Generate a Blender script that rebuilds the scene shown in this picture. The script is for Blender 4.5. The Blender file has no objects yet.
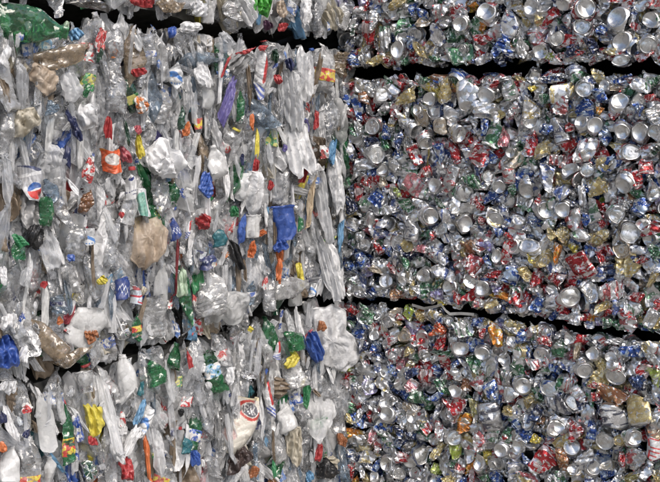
import bpy, math, random
import numpy as np
from mathutils import Matrix, Vector

SC = bpy.context.scene
COL = SC.collection
PI = math.pi

# ------------------------------------------------------------------ camera and the two walls of bales
F = 1110.0                       # focal length in photo pixels (660 wide)
PITCH = math.radians(7.2)
EYE = np.array([0.0, 0.0, 1.50])
CP, SP = math.cos(PITCH), math.sin(PITCH)
CORNER = np.array([0.058, 3.84])             # where the two walls of bales meet
AL = math.radians(34.7)
TL = np.array([-math.sin(AL), -math.cos(AL), 0.0])      # along the plastic wall, away from the corner
NL = np.array([math.cos(AL), -math.sin(AL), 0.0])       # its outward normal
TR = np.array([math.cos(AL), -math.sin(AL), 0.0])       # along the can wall
NR = np.array([-math.sin(AL), -math.cos(AL), 0.0])
WALL = {'L': (TL, NL), 'R': (TR, NR)}
ORIG = np.array([CORNER[0], CORNER[1], 0.0])
ZUP = np.array([0.0, 0.0, 1.0])

def ray(px, py):
    x, y = (px - 330.0) / F, -(py - 241.0) / F
    d = np.array([x, CP + y * SP, -SP + y * CP])
    return d / np.linalg.norm(d)

def at(px, py, wall, off=0.0):
    """the point of a wall (off metres in front of its face) seen at a photo pixel"""
    n = WALL[wall][1]
    d = ray(px, py)
    t = (np.dot(ORIG + n * off - EYE, n)) / np.dot(d, n)
    return EYE + d * t

def proj(p):
    q = np.asarray(p) - EYE
    dep = q[1] * CP - q[2] * SP
    up = q[1] * SP + q[2] * CP
    return 330.0 + F * q[0] / dep, 241.0 - F * up / dep, F / dep

def uv_point(wall, u, v, off=0.0):
    t, n = WALL[wall]
    return ORIG + t * u + ZUP * v + n * off

def interp(poly, x):
    return float(np.interp(x, [p[0] for p in poly], [p[1] for p in poly]))

def unit(v):
    v = np.asarray(v, float)
    return v / (np.linalg.norm(v) + 1e-12)

# bale edges traced as photo pixels; used as lines on the wall planes
R_E1 = [(330, 67), (420, 66), (500, 61), (560, 62), (600, 63), (760, 61)]
R_E2 = [(330, 80), (420, 77), (500, 75), (570, 71), (620, 75), (760, 76)]
R_E3 = [(330, 296), (410, 299), (500, 312), (557, 320), (607, 328), (660, 333), (760, 343)]
R_E4 = [(330, 305), (410, 308), (500, 322), (557, 328), (607, 337), (660, 342), (760, 352)]
L_E1 = [(-90, -6), (0, 0), (100, 9), (135, 11), (170, 16), (215, 29), (270, 33), (345, 38)]
L_E2 = [(-90, 8), (0, 14), (70, 22), (100, 19), (140, 21), (200, 33), (240, 42), (280, 43), (345, 46)]
L_E3 = [(-90, 399), (0, 379), (60, 370), (100, 363), (150, 346), (200, 334), (250, 318), (300, 304), (345, 296)]
L_E4 = [(-90, 405), (0, 385), (60, 374), (100, 366), (150, 349), (200, 337), (250, 321), (300, 307), (345, 300)]

def band(wall, px, py, m=0.0):
    """which bale (0 top, 1 middle, 2 bottom) holds this pixel, None inside a gap"""
    e = (R_E1, R_E2, R_E3, R_E4) if wall == 'R' else (L_E1, L_E2, L_E3, L_E4)
    a, b, c, d = (interp(k, px) for k in e)
    if py < a - m: return 0
    if b + m < py < c - m: return 1
    if py > d + m: return 2
    return None

# ------------------------------------------------------------------ mesh plumbing
def quads(nr, nu):
    i = np.arange(nr - 1)[:, None]; j = np.arange(nu)[None, :]
    a = i * nu + j; b = i * nu + (j + 1) % nu
    return np.stack([a, b, b + nu, a + nu], -1).reshape(-1, 4)

def grid_quads(nr, nc):
    i = np.arange(nr - 1)[:, None]; j = np.arange(nc - 1)[None, :]
    a = i * nc + j
    return np.stack([a, a + 1, a + nc + 1, a + nc], -1).reshape(-1, 4)

def make_mesh(name, V, Q, mats, uv=None, cols=None, fm=None, sharp=None):
    me = bpy.data.meshes.new(name)
    V = np.ascontiguousarray(V, np.float32); Q = np.ascontiguousarray(Q, np.int32)
    me.vertices.add(len(V)); me.vertices.foreach_set('co', V.ravel())
    me.loops.add(Q.size); me.loops.foreach_set('vertex_index', Q.ravel())
    me.polygons.add(len(Q))
    me.polygons.foreach_set('loop_start', np.arange(0, Q.size, 4, dtype=np.int32))
    me.polygons.foreach_set('use_smooth', np.ones(len(Q), bool))
    for m in mats: me.materials.append(m)
    if fm is not None: me.polygons.foreach_set('material_index', np.ascontiguousarray(fm, np.int32))
    if uv is not None:
        l = me.uv_layers.new(name='UVMap')
        l.data.foreach_set('uv', np.ascontiguousarray(uv[Q.ravel()], np.float32).ravel())
    for k, c in (cols or {}).items():
        a = me.color_attributes.new(name=k, type='FLOAT_COLOR', domain='POINT')
        a.data.foreach_set('color', np.ascontiguousarray(c, np.float32).ravel())
    me.update(calc_edges=True)
    if sharp: me.set_sharp_from_angle(angle=math.radians(sharp))
    return me

def link(name, me, parent=None, M=None):
    o = bpy.data.objects.new(name, me); COL.objects.link(o)
    if parent is not None: o.parent = parent
    if M is not None: o.matrix_basis = M
    return o

def frame(p, n, phi=0.0, up=ZUP):
    """a local frame: z along n, y along up turned by phi"""
    z = unit(n); y = unit(up - z * np.dot(up, z)); x = np.cross(y, z)
    c, s = math.cos(phi), math.sin(phi)
    x2 = x * c + y * s; y2 = -x * s + y * c
    return Matrix(((x2[0], y2[0], z[0], p[0]), (x2[1], y2[1], z[1], p[1]), (x2[2], y2[2], z[2], p[2]), (0, 0, 0, 1)))

def xform(M, V):
    A = np.array(M)
    return V @ A[:3, :3].T + A[:3, 3]

# ------------------------------------------------------------------ crushing
class Crush:
    """a list of deformations, so that a thing and its parts are crushed alike"""
    def __init__(s, seed): s.r = np.random.default_rng(seed); s.ops = []
    def scale(s, x, y, z): s.ops.append(lambda P: P * np.array([x, y, z])); return s
    def folds(s, n, k=(0.8, 1.6), d=(0.4, 0.85), w=(1, 1, 1), size=(.03, .03, .03)):
        for _ in range(n):
            nn = unit(s.r.normal(size=3) * np.array(w)); kk = s.r.uniform(*k)
            ext = np.linalg.norm(nn * np.array(size)); dd = ext * s.r.uniform(*d)
            def f(P, nn=nn, kk=kk, dd=dd):
                t = np.maximum(0, P @ nn - dd)
                return P - np.outer(t * kk, nn)
            s.ops.append(f)
        return s
    def crease(s, n, amp, wl, w=(1, 1, 1), along=None):
        for _ in range(n):
            kd = unit(s.r.normal(size=3) * np.array(w)) * (PI / s.r.uniform(*wl))
            ph = s.r.uniform(0, PI); a = amp * s.r.uniform(.5, 1.2)
            dr = unit(s.r.normal(size=3)) if along is None else unit(np.array(along) + s.r.normal(size=3) * .25)
            k2 = unit(s.r.normal(size=3)) * (PI / (wl[1] * 2.2)); p2 = s.r.uniform(0, 6)
            def f(P, kd=kd, ph=ph, a=a, dr=dr, k2=k2, p2=p2):
                q = np.abs(np.sin(P @ kd + ph + 1.1 * np.sin(P @ k2 + p2)))
                return P + np.outer((q - .6) * a * (0.5 + 0.5 * np.sin(P @ k2 * 1.7 + p2 * 2)), dr)
            s.ops.append(f)
        return s
    def bend(s, axis, out, amount):
        def f(P):
            P = P.copy(); P[:, out] += amount * P[:, axis] ** 2; return P
        s.ops.append(f); return s
    def twist(s, a):
        def f(P):
            th = a * P[:, 1]; c, q = np.cos(th), np.sin(th)
            return np.stack([P[:, 0] * c + P[:, 2] * q, P[:, 1], -P[:, 0] * q + P[:, 2] * c], 1)
        s.ops.append(f); return s
    def fn(s, f): s.ops.append(f); return s
    def __call__(s, P):
        for f in s.ops: P = f(P)
        return P

def lathe(prof, nu, axis='z', sq=2.0):
    """rings of (r, z); returns V, Q, uv"""
    prof = np.array(prof, float); nr = len(prof)
    th = np.arange(nu) * 2 * PI / nu
    c, s = np.cos(th), np.sin(th)
    if sq != 2.0:
        k = (np.abs(c) ** sq + np.abs(s) ** sq) ** (-1 / sq); c, s = c * k, s * k
    x = prof[:, 0:1] * c; y = prof[:, 0:1] * s; z = np.repeat(prof[:, 1:2], nu, 1)
    uv = np.stack([np.repeat((np.arange(nu) / nu)[None], nr, 0), np.repeat(np.linspace(0, 1, nr)[:, None], nu, 1)], -1)
    V = np.stack([x, y, z], -1) if axis == 'z' else np.stack([x, z, -y], -1)
    return V.reshape(-1, 3), quads(nr, nu), uv.reshape(-1, 2)

# ------------------------------------------------------------------ materials
def mat(name):
    m = bpy.data.materials.new(name); m.use_nodes = True
    nt = m.node_tree; nt.nodes.clear()
    return m, nt, nt.nodes, nt.links

def node(nt, kind, **kw):
    n = nt.nodes.new(kind)
    for k, v in kw.items():
        if k in n.inputs: n.inputs[k].default_value = v
        else: setattr(n, k, v)
    return n

def ramp(nt, stops, const=False):
    n = nt.nodes.new('ShaderNodeValToRGB'); e = n.color_ramp.elements
    while len(e) > 1: e.remove(e[-1])
    e[0].position, e[0].color = stops[0][0], stops[0][1]
    for p, c in stops[1:]:
        k = e.new(p); k.color = c
    if const: n.color_ramp.interpolation = 'CONSTANT'
    return n

def g(v): return (v, v, v, 1)

def facets(nt, geo, scales):
    """height of a crumpled sheet: every Voronoi cell is a small flat facet with its own tilt"""
    L = nt.links; hs = []
    for sc, k in scales:
        vo = node(nt, 'ShaderNodeTexVoronoi', Scale=sc); L.new(geo.outputs['Position'], vo.inputs['Vector'])
        d = node(nt, 'ShaderNodeVectorMath', operation='SUBTRACT'); L.new(geo.outputs['Position'], d.inputs[0]); L.new(vo.outputs['Position'], d.inputs[1])
        cc = node(nt, 'ShaderNodeVectorMath', operation='SUBTRACT'); L.new(vo.outputs['Color'], cc.inputs[0]); cc.inputs[1].default_value = (.5, .5, .5)
        dt = node(nt, 'ShaderNodeVectorMath', operation='DOT_PRODUCT'); L.new(d.outputs[0], dt.inputs[0]); L.new(cc.outputs[0], dt.inputs[1])
        q = node(nt, 'ShaderNodeMath', operation='MULTIPLY'); L.new(dt.outputs['Value'], q.inputs[0]); q.inputs[1].default_value = k; hs.append(q)
    sm = node(nt, 'ShaderNodeMath', operation='ADD'); L.new(hs[0].outputs[0], sm.inputs[0]); L.new(hs[1].outputs[0], sm.inputs[1])
    return sm

def can_material():
    m, nt, N, L = mat('crushed_can_metal')
    out = node(nt, 'ShaderNodeOutputMaterial'); b = node(nt, 'ShaderNodeBsdfPrincipled')
    paint = node(nt, 'ShaderNodeAttribute', attribute_name='paint'); p2 = node(nt, 'ShaderNodeAttribute', attribute_name='paint2')
    uv = node(nt, 'ShaderNodeTexCoord'); geo = node(nt, 'ShaderNodeNewGeometry')
    n1 = node(nt, 'ShaderNodeTexNoise', Scale=3.6, Detail=2.0); L.new(uv.outputs['UV'], n1.inputs['Vector'])
    r1 = ramp(nt, [(0, g(0)), (.53, g(0)), (.545, g(1))]); L.new(n1.outputs['Fac'], r1.inputs[0])
    mp = node(nt, 'ShaderNodeMapping'); mp.inputs['Scale'].default_value = (22, 9, 1); L.new(uv.outputs['UV'], mp.inputs['Vector'])
    n2 = node(nt, 'ShaderNodeTexNoise', Scale=1.0, Detail=2.0); L.new(mp.outputs[0], n2.inputs['Vector'])
    r2 = ramp(nt, [(0, g(0)), (.60, g(0)), (.62, g(1))]); L.new(n2.outputs['Fac'], r2.inputs[0])
    mx = node(nt, 'ShaderNodeMix', data_type='RGBA'); L.new(r1.outputs[0], mx.inputs[0]); L.new(paint.outputs['Color'], mx.inputs[6]); L.new(p2.outputs['Color'], mx.inputs[7])
    mx2 = node(nt, 'ShaderNodeMix', data_type='RGBA'); L.new(r2.outputs[0], mx2.inputs[0]); L.new(mx.outputs[2], mx2.inputs[6]); mx2.inputs[7].default_value = (.8, .8, .8, 1)
    # bare metal where there is no paint or it has been scuffed off, grime everywhere
    n6 = node(nt, 'ShaderNodeTexNoise', Scale=1.7, Detail=3.0, Roughness=.6); mq = node(nt, 'ShaderNodeMapping'); mq.inputs['Location'].default_value = (9.3, 4.1, 0); mq.inputs['Scale'].default_value = (2.2, 1.6, 1)
    L.new(uv.outputs['UV'], mq.inputs['Vector']); L.new(mq.outputs[0], n6.inputs['Vector'])
    r6 = ramp(nt, [(0, g(1)), (.57, g(1)), (.61, g(.12))]); L.new(n6.outputs['Fac'], r6.inputs[0])
    pa = node(nt, 'ShaderNodeMath', operation='MULTIPLY'); L.new(paint.outputs['Alpha'], pa.inputs[0]); L.new(r6.outputs[0], pa.inputs[1])
    sil = node(nt, 'ShaderNodeMix', data_type='RGBA'); L.new(pa.outputs[0], sil.inputs[0])
    n3 = node(nt, 'ShaderNodeTexNoise', Scale=38.0, Detail=3.0); L.new(geo.outputs['Position'], n3.inputs['Vector'])
    rs = ramp(nt, [(.3, (.64, .635, .62, 1)), (.7, (.88, .885, .89, 1))]); L.new(n3.outputs['Fac'], rs.inputs[0])
    L.new(rs.outputs[0], sil.inputs[6]); L.new(mx2.outputs[2], sil.inputs[7])
    n4 = node(nt, 'ShaderNodeTexNoise', Scale=90.0, Detail=4.0, Roughness=.7); L.new(geo.outputs['Position'], n4.inputs['Vector'])
    rd = ramp(nt, [(.56, g(0)), (.75, g(.7))]); L.new(n4.outputs['Fac'], rd.inputs[0])
    dm = node(nt, 'ShaderNodeMix', data_type='RGBA'); L.new(rd.outputs[0], dm.inputs[0]); L.new(sil.outputs[2], dm.inputs[6]); dm.inputs[7].default_value = (.13, .115, .095, 1)
    L.new(dm.outputs[2], b.inputs['Base Color'])
    mm = node(nt, 'ShaderNodeMath', operation='MULTIPLY_ADD'); L.new(pa.outputs[0], mm.inputs[0]); mm.inputs[1].default_value = -.40; mm.inputs[2].default_value = 1.0
    m2 = node(nt, 'ShaderNodeMath', operation='MULTIPLY'); iv = node(nt, 'ShaderNodeMath', operation='SUBTRACT'); iv.inputs[0].default_value = 1.0; L.new(rd.outputs[0], iv.inputs[1])
    L.new(mm.outputs[0], m2.inputs[0]); L.new(iv.outputs[0], m2.inputs[1]); L.new(m2.outputs[0], b.inputs['Metallic'])
    rr = ramp(nt, [(.3, g(.22)), (.7, g(.40))]); L.new(n3.outputs['Fac'], rr.inputs[0]); L.new(rr.outputs[0], b.inputs['Roughness'])
    # crumpled sheet metal: every Voronoi cell is a small flat facet with its own tilt
    sm = facets(nt, geo, ((58.0, .60), (130.0, .12)))
    fl = node(nt, 'ShaderNodeMath', operation='MULTIPLY_ADD'); L.new(p2.outputs['Alpha'], fl.inputs[0]); fl.inputs[1].default_value = .88; fl.inputs[2].default_value = .12
    hh = node(nt, 'ShaderNodeMath', operation='MULTIPLY'); L.new(sm.outputs[0], hh.inputs[0]); L.new(fl.outputs[0], hh.inputs[1])
    bp0 = node(nt, 'ShaderNodeBump', Strength=1.0, Distance=1.0); L.new(hh.outputs[0], bp0.inputs['Height'])
    bp = node(nt, 'ShaderNodeBump', Strength=.25, Distance=.001); L.new(bp0.outputs[0], bp.inputs['Normal'])
    n5 = node(nt, 'ShaderNodeTexNoise', Scale=150.0, Detail=2.0); L.new(geo.outputs['Position'], n5.inputs['Vector']); L.new(n5.outputs['Fac'], bp.inputs['Height'])
    L.new(bp.outputs[0], b.inputs['Normal'])
    L.new(b.outputs[0], out.inputs[0])
    return m

def clear_material(name, tint, body, base=.08, rim=.44, rough=.07):
    """thin crushed plastic: partly clear, partly a shiny milky skin, cloudy where it is scuffed and dusty"""
    m, nt, N, L = mat(name)
    out = node(nt, 'ShaderNodeOutputMaterial'); geo = node(nt, 'ShaderNodeNewGeometry')
    b = node(nt, 'ShaderNodeBsdfPrincipled', Roughness=rough); b.inputs['Specular IOR Level'].default_value = 1.0
    tr = node(nt, 'ShaderNodeBsdfTransparent', Color=tint)
    n1 = node(nt, 'ShaderNodeTexNoise', Scale=30.0, Detail=5.0, Roughness=.7); L.new(geo.outputs['Position'], n1.inputs['Vector'])
    cr = ramp(nt, [(.35, tuple(c * .9 for c in body[:3]) + (1,)), (.66, body), (.82, (.46, .38, .28, 1))]); L.new(n1.outputs['Fac'], cr.inputs[0])
    L.new(cr.outputs[0], b.inputs['Base Color'])
    lw = node(nt, 'ShaderNodeLayerWeight', Blend=.38)
    hz = ramp(nt, [(.48, g(0)), (.74, g(.48))]); L.new(n1.outputs['Fac'], hz.inputs[0])
    ma = node(nt, 'ShaderNodeMath', operation='MULTIPLY_ADD'); L.new(lw.outputs['Facing'], ma.inputs[0]); ma.inputs[1].default_value = rim; ma.inputs[2].default_value = base
    ad = node(nt, 'ShaderNodeMath', operation='ADD', use_clamp=True); L.new(ma.outputs[0], ad.inputs[0]); L.new(hz.outputs[0], ad.inputs[1])
    fc = facets(nt, geo, ((55.0, .70), (130.0, .22)))
    bp = node(nt, 'ShaderNodeBump', Strength=1.0, Distance=1.0); L.new(fc.outputs[0], bp.inputs['Height'])
    L.new(bp.outputs[0], b.inputs['Normal']); L.new(bp.outputs[0], lw.inputs['Normal'])
    mx = node(nt, 'ShaderNodeMixShader'); L.new(ad.outputs[0], mx.inputs[0]); L.new(tr.outputs[0], mx.inputs[1]); L.new(b.outputs[0], mx.inputs[2])
    gl = node(nt, 'ShaderNodeBsdfGlossy', Roughness=.06); L.new(bp.outputs[0], gl.inputs['Normal'])
    fr = node(nt, 'ShaderNodeFresnel', IOR=1.6); L.new(bp.outputs[0], fr.inputs['Normal'])
    fm = node(nt, 'ShaderNodeMath', operation='MULTIPLY', use_clamp=True); L.new(fr.outputs[0], fm.inputs[0]); fm.inputs[1].default_value = 1.6
    m2 = node(nt, 'ShaderNodeMixShader'); L.new(fm.outputs[0], m2.inputs[0]); L.new(mx.outputs[0], m2.inputs[1]); L.new(gl.outputs[0], m2.inputs[2])
    L.new(m2.outputs[0], out.inputs[0])
    return m

def film_material(name, col, alpha=1.0, rough=.35, transl=.35, stain=.4):
    """polythene film, labels and sheet plastic"""
    m, nt, N, L = mat(name)
    out = node(nt, 'ShaderNodeOutputMaterial'); geo = node(nt, 'ShaderNodeNewGeometry')
    b = node(nt, 'ShaderNodeBsdfPrincipled', Roughness=rough); b.inputs['Specular IOR Level'].default_value = .7
    n1 = node(nt, 'ShaderNodeTexNoise', Scale=22.0, Detail=6.0, Roughness=.7); L.new(geo.outputs['Position'], n1.inputs['Vector'])
    c2 = tuple(c * .92 for c in col[:3]) + (1,)
    dirt = tuple(a * (1 - stain) + d * stain for a, d in zip(col[:3], (.32, .26, .18))) + (1,)
    cr = ramp(nt, [(.3, c2), (.56, col), (.76, dirt)]); L.new(n1.outputs['Fac'], cr.inputs[0]); L.new(cr.outputs[0], b.inputs['Base Color'])
    fc = facets(nt, geo, ((48.0, .44), (115.0, .22)))
    bp = node(nt, 'ShaderNodeBump', Strength=1.0, Distance=1.0); L.new(fc.outputs[0], bp.inputs['Height'])
    L.new(bp.outputs[0], b.inputs['Normal'])
    sh = b.outputs[0]
    if transl:
        t = node(nt, 'ShaderNodeBsdfTranslucent'); L.new(cr.outputs[0], t.inputs['Color'])
        mx = node(nt, 'ShaderNodeMixShader', Fac=transl); L.new(sh, mx.inputs[1]); L.new(t.outputs[0], mx.inputs[2]); sh = mx.outputs[0]
    if alpha < 1:
        t = node(nt, 'ShaderNodeBsdfTransparent')
        lw = node(nt, 'ShaderNodeLayerWeight', Blend=.3); L.new(bp.outputs[0], lw.inputs['Normal'])
        ma = node(nt, 'ShaderNodeMath', operation='MULTIPLY_ADD', use_clamp=True); L.new(lw.outputs['Facing'], ma.inputs[0]); ma.inputs[1].default_value = .5; ma.inputs[2].default_value = alpha
        mx = node(nt, 'ShaderNodeMixShader'); L.new(ma.outputs[0], mx.inputs[0]); L.new(t.outputs[0], mx.inputs[1]); L.new(sh, mx.inputs[2]); sh = mx.outputs[0]
    L.new(sh, out.inputs[0])
    return m

def grime(nt, geo, colour_out, amount=.6):
    """dust and scuffs over a printed colour"""
    L = nt.links
    n = node(nt, 'ShaderNodeTexNoise', Scale=45.0, Detail=6.0, Roughness=.75); L.new(geo.outputs['Position'], n.inputs['Vector'])
    r = ramp(nt, [(.45, g(.06)), (.72, g(amount))]); L.new(n.outputs['Fac'], r.inputs[0])
    mx = node(nt, 'ShaderNodeMix', data_type='RGBA'); L.new(r.outputs[0], mx.inputs[0]); L.new(colour_out, mx.inputs[6]); mx.inputs[7].default_value = (.40, .36, .30, 1)
    return mx.outputs[2]

def printed_material(name, col, col2, scale=60.0):
    """a printed label: ground colour with patches and small marks of a second colour"""
    m, nt, N, L = mat(name)
    out = node(nt, 'ShaderNodeOutputMaterial'); b = node(nt, 'ShaderNodeBsdfPrincipled', Roughness=.3)
    uv = node(nt, 'ShaderNodeTexCoord')
    oi = node(nt, 'ShaderNodeObjectInfo'); va = node(nt, 'ShaderNodeVectorMath', operation='ADD'); L.new(uv.outputs['Object'], va.inputs[0]); L.new(oi.outputs['Location'], va.inputs[1])
    n1 = node(nt, 'ShaderNodeTexNoise', Scale=scale, Detail=1.0); L.new(va.outputs[0], n1.inputs['Vector'])
    r1 = ramp(nt, [(0, g(0)), (.50, g(0)), (.515, g(1))]); L.new(n1.outputs['Fac'], r1.inputs[0])
    mp = node(nt, 'ShaderNodeMapping'); mp.inputs['Scale'].default_value = (420, 170, 260); L.new(va.outputs[0], mp.inputs['Vector'])
    n2 = node(nt, 'ShaderNodeTexNoise', Scale=1.0, Detail=1.0); L.new(mp.outputs[0], n2.inputs['Vector'])
    r2 = ramp(nt, [(0, g(0)), (.62, g(0)), (.64, g(1))]); L.new(n2.outputs['Fac'], r2.inputs[0])
    mx = node(nt, 'ShaderNodeMix', data_type='RGBA'); L.new(r1.outputs[0], mx.inputs[0]); mx.inputs[6].default_value = col; mx.inputs[7].default_value = col2
    mx2 = node(nt, 'ShaderNodeMix', data_type='RGBA'); L.new(r2.outputs[0], mx2.inputs[0]); L.new(mx.outputs[2], mx2.inputs[6]); mx2.inputs[7].default_value = col2
    geo = node(nt, 'ShaderNodeNewGeometry'); L.new(grime(nt, geo, mx2.outputs[2]), b.inputs['Base Color'])
    bp = node(nt, 'ShaderNodeBump', Strength=1.0, Distance=1.0); L.new(facets(nt, geo, ((60.0, .4), (140.0, .2))).outputs[0], bp.inputs['Height']); L.new(bp.outputs[0], b.inputs['Normal'])
    L.new(b.outputs[0], out.inputs[0])
    return m

def plain_material(name, col, rough=.5, metal=0.0, noise=.3):
    m, nt, N, L = mat(name)
    out = node(nt, 'ShaderNodeOutputMaterial'); geo = node(nt, 'ShaderNodeNewGeometry')
    b = node(nt, 'ShaderNodeBsdfPrincipled', Roughness=rough, Metallic=metal)
    n1 = node(nt, 'ShaderNodeTexNoise', Scale=40.0, Detail=5.0); L.new(geo.outputs['Position'], n1.inputs['Vector'])
    cr = ramp(nt, [(.3, tuple(c * (1 - noise) for c in col[:3]) + (1,)), (.7, tuple(min(1, c * (1 + noise)) for c in col[:3]) + (1,))])
    L.new(n1.outputs['Fac'], cr.inputs[0]); L.new(cr.outputs[0], b.inputs['Base Color']); L.new(b.outputs[0], out.inputs[0])
    return m
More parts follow.
